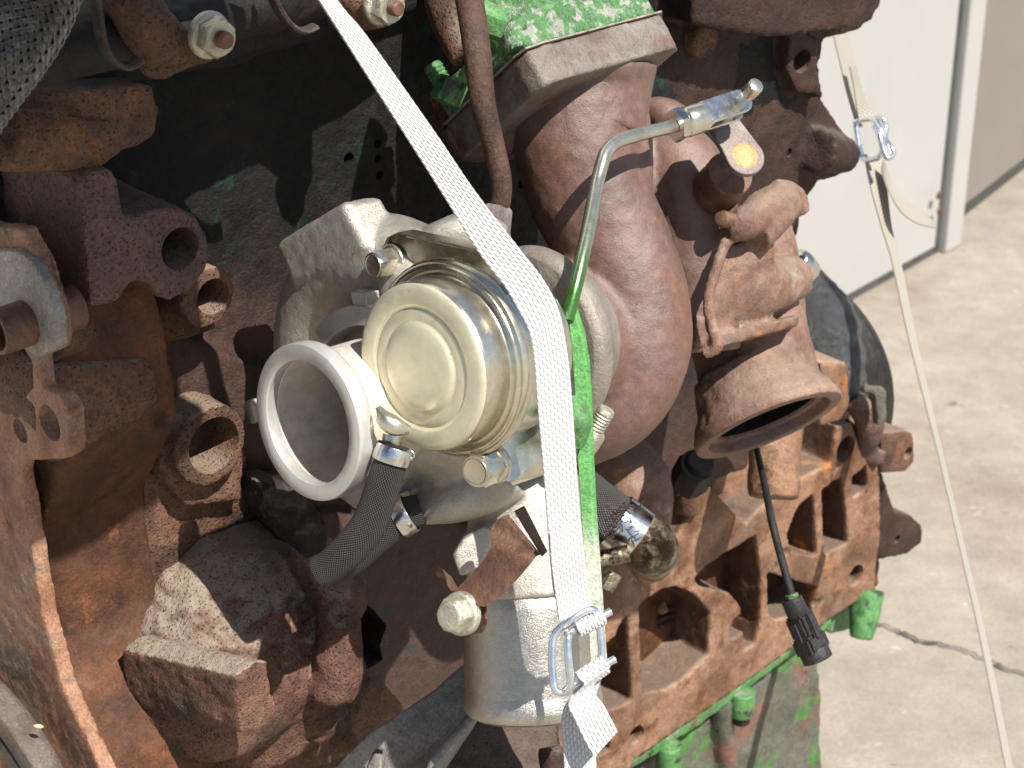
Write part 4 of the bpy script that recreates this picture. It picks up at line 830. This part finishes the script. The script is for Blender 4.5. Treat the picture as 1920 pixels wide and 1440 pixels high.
# mounting bracket alu bottom
mb = thing('engine_mount_arm', 'grey cast aluminium mount arm running diagonally below the turbocharger outlet', 'bracket', P(760, 1440, .95))
me = cast([prism([P(*q) for q in ((600, 1460, .99), (690, 1375, .985), (800, 1300, .98), (880, 1235, .98), (905, 1320, .965), (860, 1390, .955), (810, 1460, .95), (790, 1600, .95), (560, 1600, 1.0))], FV*.03+E3*-.01), tube([P(905, 1320, .965), P(860, 1375, .955), P(812, 1440, .95), P(780, 1560, .95)], [S(14, .96)]*4, 16), prism([P(*q) for q in ((680, 1450, .955), (700, 1410, .955), (720, 1415, .95), (716, 1470, .95))], FV*.02)], .0018, 5, amp=.0005, amp2=.001)
fin('arm', me, 'alu_dull', mb)
me = cast([prism([P(*q) for q in ((830, 1380, 1.0), (1040, 1300, 1.05), (1060, 1500, 1.0), (800, 1600, .98))], FV*.04), tube([P(1030, 1400, .98), P(1045, 1470, .98)], [S(24, 1), S(28, 1)], 16)], .0022, 4, amp=.0006)
fin('arm_foot', me, 'rust_dark', mb)

# ================================================================== far objects right
wc = P(1418, 742, 1.52); rw = S(238, 1.52)
wa = Vector((-.60, -.80, .05)).normalized()
dm = thing('crank_damper', 'black grooved damper wheel standing behind the exhaust outlet at the right', 'wheel', wc-E3*rw)
pr = [(0, 0), (0, rw*.60), (.004, rw*.68), (.004, rw*.86), (-.003, rw*.88), (-.003, rw*.95), (0, rw*.955)]
for k in range(6): pr += [(-.002-.006*k, rw*.995), (-.0045-.006*k, rw*.975)]
pr += [(-.04, rw*.99), (-.042, rw*.9), (-.042, 0)]
fin('wheel_rim', lathe(wc, wa, pr, 128), 'wheel_iron', dm)
cv = thing('flywheel_cover', 'shiny wet black cast cover bulging in front of the grooved wheel', 'cover', P(1530, 740, 1.44))
me = cast([tube([P(1500, 520, 1.47), P(1540, 600, 1.44), P(1560, 680, 1.43), P(1570, 760, 1.43)], [S(40, 1.45), S(62, 1.45), S(62, 1.45), S(56, 1.45)], 28), tube([P(1485, 484, 1.42), P(1502, 498, 1.42)], [S(14, 1.4), S(16, 1.4)], 16)], .0024, 6, amp=.002, freq=70)
fin('cover_shell', me, 'shiny_black', cv)
fin('chrome_cap', lathe(P(1500, 494, 1.38), PV(-.6, -.5, 1).normalized()*.6-FV*.6, [(-.012, S(26, 1.4)), (0, S(27, 1.4)), (.006, S(22, 1.4)), (.009, 0)], 32), 'zinc_bright', cv)
fin('speed_sensor_clip', cast([prism([P(*q) for q in ((1618, 722, 1.36), (1655, 724, 1.36), (1662, 735, 1.36), (1664, 788, 1.36), (1646, 796, 1.36), (1640, 740, 1.36), (1620, 734, 1.36))], FV*.02)], .0016, 2), 'green_pan', label='small green edged metal clip in front of the wheel rim', cat='clip')
# cable and connector
cb_ = thing('sensor_cable', 'thin dark cable with black plastic plug hanging below the exhaust opening', 'cable', P(1530, 1260, 1.09))
fin('cable', tube([P(1402, 770, 1.20), P(1417, 835, 1.175), P(1434, 910, 1.13), P(1448, 980, 1.10), P(1466, 1050, 1.098), P(1487, 1125, 1.095)], [S(x, 1.1) for x in (5, 6, 7, 7.5, 7.5, 7.5)], 14), 'rubber', cb_)
fin('green_seal', cyl(P(1484, 1114, 1.095), PV(.3, 1, 1).normalized(), S(12, 1.1), .006, 20), 'green_paint', cb_)
pa = PV(55, 125, 1).normalized()
ps = P(1486, 1128, 1.095)
x_, y_, z_ = frame(pa)
fin('plug_collar', lathe(ps-pa*.002, pa, [(0, S(20, 1.1)), (.011, S(21, 1.1)), (.0115, S(18, 1.1)), (.0115, S(9, 1.1)), (.002, S(14, 1.1)), (.0, S(17, 1.1))], 32, closed=True), 'black_plastic', cb_)
def rbox(c, hx, hy, hz): return box(c, x_*hx, y_*hy, z_*hz, .0015)
k = S(.88, 1.1)
fin('plug_body', join(rbox(ps+pa*k*55, 25*k, 25*k, 26*k), rbox(ps+pa*k*98, 31*k, 27*k, 20*k), rbox(ps+pa*k*70-x_*k*24+y_*0, 8*k, 14*k, 34*k), lathe(ps+pa*k*108, pa, [(0, 30*k), (2*k, 32*k), (26*k, 33*k), (28*k, 31*k), (28*k, 26*k), (10*k, 25*k), (10*k, 0)], 36)), 'black_plastic', cb_, ang=30)
fin('plug_latch', join(rbox(ps+pa*k*60+y_*k*27, 9*k, 4*k, 30*k), rbox(ps+pa*k*60-y_*k*27, 9*k, 4*k, 30*k), rbox(ps+pa*k*78+x_*k*32, 4*k, 8*k, 6*k)), 'black_plastic', cb_)

# ================================================================== straps
st = thing('tie_down_strap', 'wide white woven strap pulled tight across the turbocharger, nearest the camera', 'strap', P(1050, 1300, .84), 'white tie-down straps')
def DS(v):   # depth of the strap along its run
    ks = [(-200, .785), (0, .79), (250, .80), (430, .812), (530, .818), (620, .822), (800, .828), (1000, .834), (1173, .838), (1500, .84)]
    for (a, x), (c, y) in zip(ks, ks[1:]):
        if v <= c: return x+(y-x)*(v-a)/(c-a)
    return .84
L_ = [(495, -160), (597, 0), (640, 67), (757, 250), (827, 360), (900, 477), (945, 535), (973, 583), (993, 625), (1002, 680), (1008, 763), (1017, 863), (1025, 960), (1031, 1040), (1042, 1125), (1050, 1180)]
R_ = [(530, -160), (632, 0), (687, 67), (817, 250), (890, 357), (975, 467), (1015, 518), (1040, 562), (1054, 605), (1066, 680), (1073, 757), (1080, 863), (1087, 960), (1093, 1040), (1101, 1120), (1112, 1150)]
LR = [(P(a[0], a[1], DS(a[1])), P(c[0], c[1], DS(c[1])+.004)) for a, c in zip(L_, R_)]
# wrap round the upper bar of the buckle
bu0, bu1 = P(1062, 1188, .838), P(1138, 1150, .842); bl0, bl1 = P(1072, 1285, .838), P(1146, 1240, .842)
sd = (bu1-bu0).normalized()
def wrapc(c0, c1, r, a0, a1, n=7):
    s = (c1-c0).normalized(); f = (-FV-s*(-FV).dot(s)).normalized(); u = s.cross(f)
    if u.z < 0: u = -u
    return [(c0+(f*math.cos(R(a))+u*math.sin(R(a)))*r, c1+(f*math.cos(R(a))+u*math.sin(R(a)))*r) for a in [a0+(a1-a0)*i/(n-1) for i in range(n)]]
w0, w1 = bu0+sd*.0045, bu1-sd*.002
LR2 = LR[:-1]+wrapc(w0, w1, .0036, 75, -200)
ribbon('upper_run', LR2, 'webbing', st, n=6)
v0, v1 = bl0+sd*.0035, bl1-sd*.003
low = [(P(1056, 1560, .842), P(1122, 1560, .846)), (P(1058, 1440, .842), P(1118, 1440, .846)), (P(1054, 1340, .842), P(1112, 1330, .846))]+wrapc(v0, v1, .0036, -150, 100)
ribbon('lower_run', low, 'webbing', st, n=6)
ribbon('layer', [(P(1030, 1000, .8315), P(1088, 974, .8355)), (P(1034, 1060, .833), P(1095, 1040, .837)), (P(1041, 1115, .835), P(1101, 1100, .839)), (P(1048, 1165, .8355), P(1109, 1135, .8395))], 'webbing', st, n=5)
ribbon('loose_end', wrapc(v0, v1, .0049, 60, -20, 4)+[(P(1066, 1318, .831), P(1112, 1290, .834)), (P(1078, 1350, .829), P(1132, 1322, .831)), (P(1096, 1388, .828), P(1148, 1352, .829)), (P(1114, 1420, .828), P(1158, 1371, .829))], 'webbing', st, n=5)
bk = thing('wire_buckle', 'bright zinc wire buckle on the white strap in front of the outlet barrel', 'buckle', P(1060, 1300, .838), 'wire strap buckles')
rw_ = S(7.5, .835)
lp = [bu1+sd*.001, bu1-sd*.004, bu0+sd*.003, P(1052, 1192, .8375), P(1047, 1215, .837), P(1055, 1270, .836), P(1064, 1284, .837), bl0+sd*.003, bl1+sd*.001]
fin('wire_frame', tube([bu0+sd*.001, P(1066, 1192, .833), P(1064, 1205, .832), P(1066, 1240, .832), P(1070, 1282, .834), P(1060, 1296, .836), P(1044, 1296, .836), P(1037, 1270, .836), P(1036, 1210, .836), P(1046, 1182, .836), P(1080, 1155, .836), P(1104, 1143, .838), P(1118, 1148, .84), P(1124, 1170, .842), P(1128, 1220, .843), P(1124, 1250, .843)], rw_, 16, n=6), 'zinc_blue', bk)
fin('wire_bar', tube([P(1066, 1192, .8375), bu0+sd*.002, bu1-sd*.002, bu1+sd*.002], rw_, 16), 'zinc_blue', bk)
fin('wire_bar', tube([P(1058, 1296, .8375), bl0+sd*.002, bl1-sd*.002, bl1+sd*.002], rw_, 16), 'zinc_blue', bk)
# far strap
fs = thing('far_tie_down_strap', 'narrow cream strap hanging past the far end of the engine, slanting to the bottom right', 'strap', P(1890, 1440, 1.2), 'white tie-down straps')
FL = [(1535, -80), (1555, 30), (1573, 110), (1590, 180), (1608, 240)]; FR = [(1565, -80), (1583, 30), (1600, 110), (1616, 180), (1632, 232)]
ribbon('upper_run', [(P(*a, 1.40), P(*c, 1.42)) for a, c in zip(FL, FR)], 'webbing_far', fs, n=6)
ribbon('short_end', [(P(1593, 125, 1.392), P(1605, 123, 1.395)), (P(1600, 160, 1.392), P(1615, 160, 1.395)), (P(1606, 200, 1.392), P(1628, 196, 1.395)), (P(1610, 225, 1.392), P(1640, 222, 1.397))], 'webbing_far', fs, n=5)
FL = [(1620, 290), (1632, 350), (1654, 430), (1672, 490), (1700, 620), (1730, 740), (1758, 850), (1795, 1010), (1838, 1200), (1885, 1440), (1915, 1600)]
FR = [(1652, 292), (1662, 350), (1672, 430), (1688, 490), (1714, 620), (1741, 740), (1767, 850), (1804, 1010), (1849, 1200), (1898, 1440), (1930, 1600)]
fd = [1.40, 1.39, 1.38, 1.37, 1.35, 1.33, 1.31, 1.28, 1.25, 1.22, 1.2]
ribbon('lower_run', [(P(*a, d), P(*c, d+.008)) for a, c, d in zip(FL, FR, fd)], 'webbing_far', fs, n=6)
ribbon('loose_end', [(P(1652, 318, 1.39), P(1656, 300, 1.39)), (P(1668, 362, 1.38), P(1672, 340, 1.40)), (P(1690, 398, 1.37), P(1698, 374, 1.40)), (P(1722, 420, 1.37), P(1728, 396, 1.40)), (P(1757, 428, 1.38), P(1750, 414, 1.39))], 'webbing_far', fs, n=6)
fk = thing('far_wire_buckle', 'small bent wire buckle on the far cream strap in front of the white wall', 'buckle', P(1645, 295, 1.39), 'wire strap buckles')
rr = S(5.5, 1.39)
fin('wire_frame', tube([P(*q) for q in ((1604, 232, 1.40), (1610, 270, 1.40), (1619, 297, 1.40), (1640, 298, 1.39), (1651, 290, 1.385), (1655, 270, 1.38), (1650, 245, 1.38), (1638, 224, 1.39), (1610, 226, 1.40), (1604, 232, 1.40))], rr, 12, n=6), 'zinc_blue', fk)
fin('wire_frame', tube([P(*q) for q in ((1636, 222, 1.40), (1654, 222, 1.38), (1661, 238, 1.38), (1660, 260, 1.375), (1672, 278, 1.37), (1674, 290, 1.37), (1664, 296, 1.37), (1655, 280, 1.37), (1650, 258, 1.37), (1640, 236, 1.375))], rr, 12, n=6), 'zinc_blue', fk)
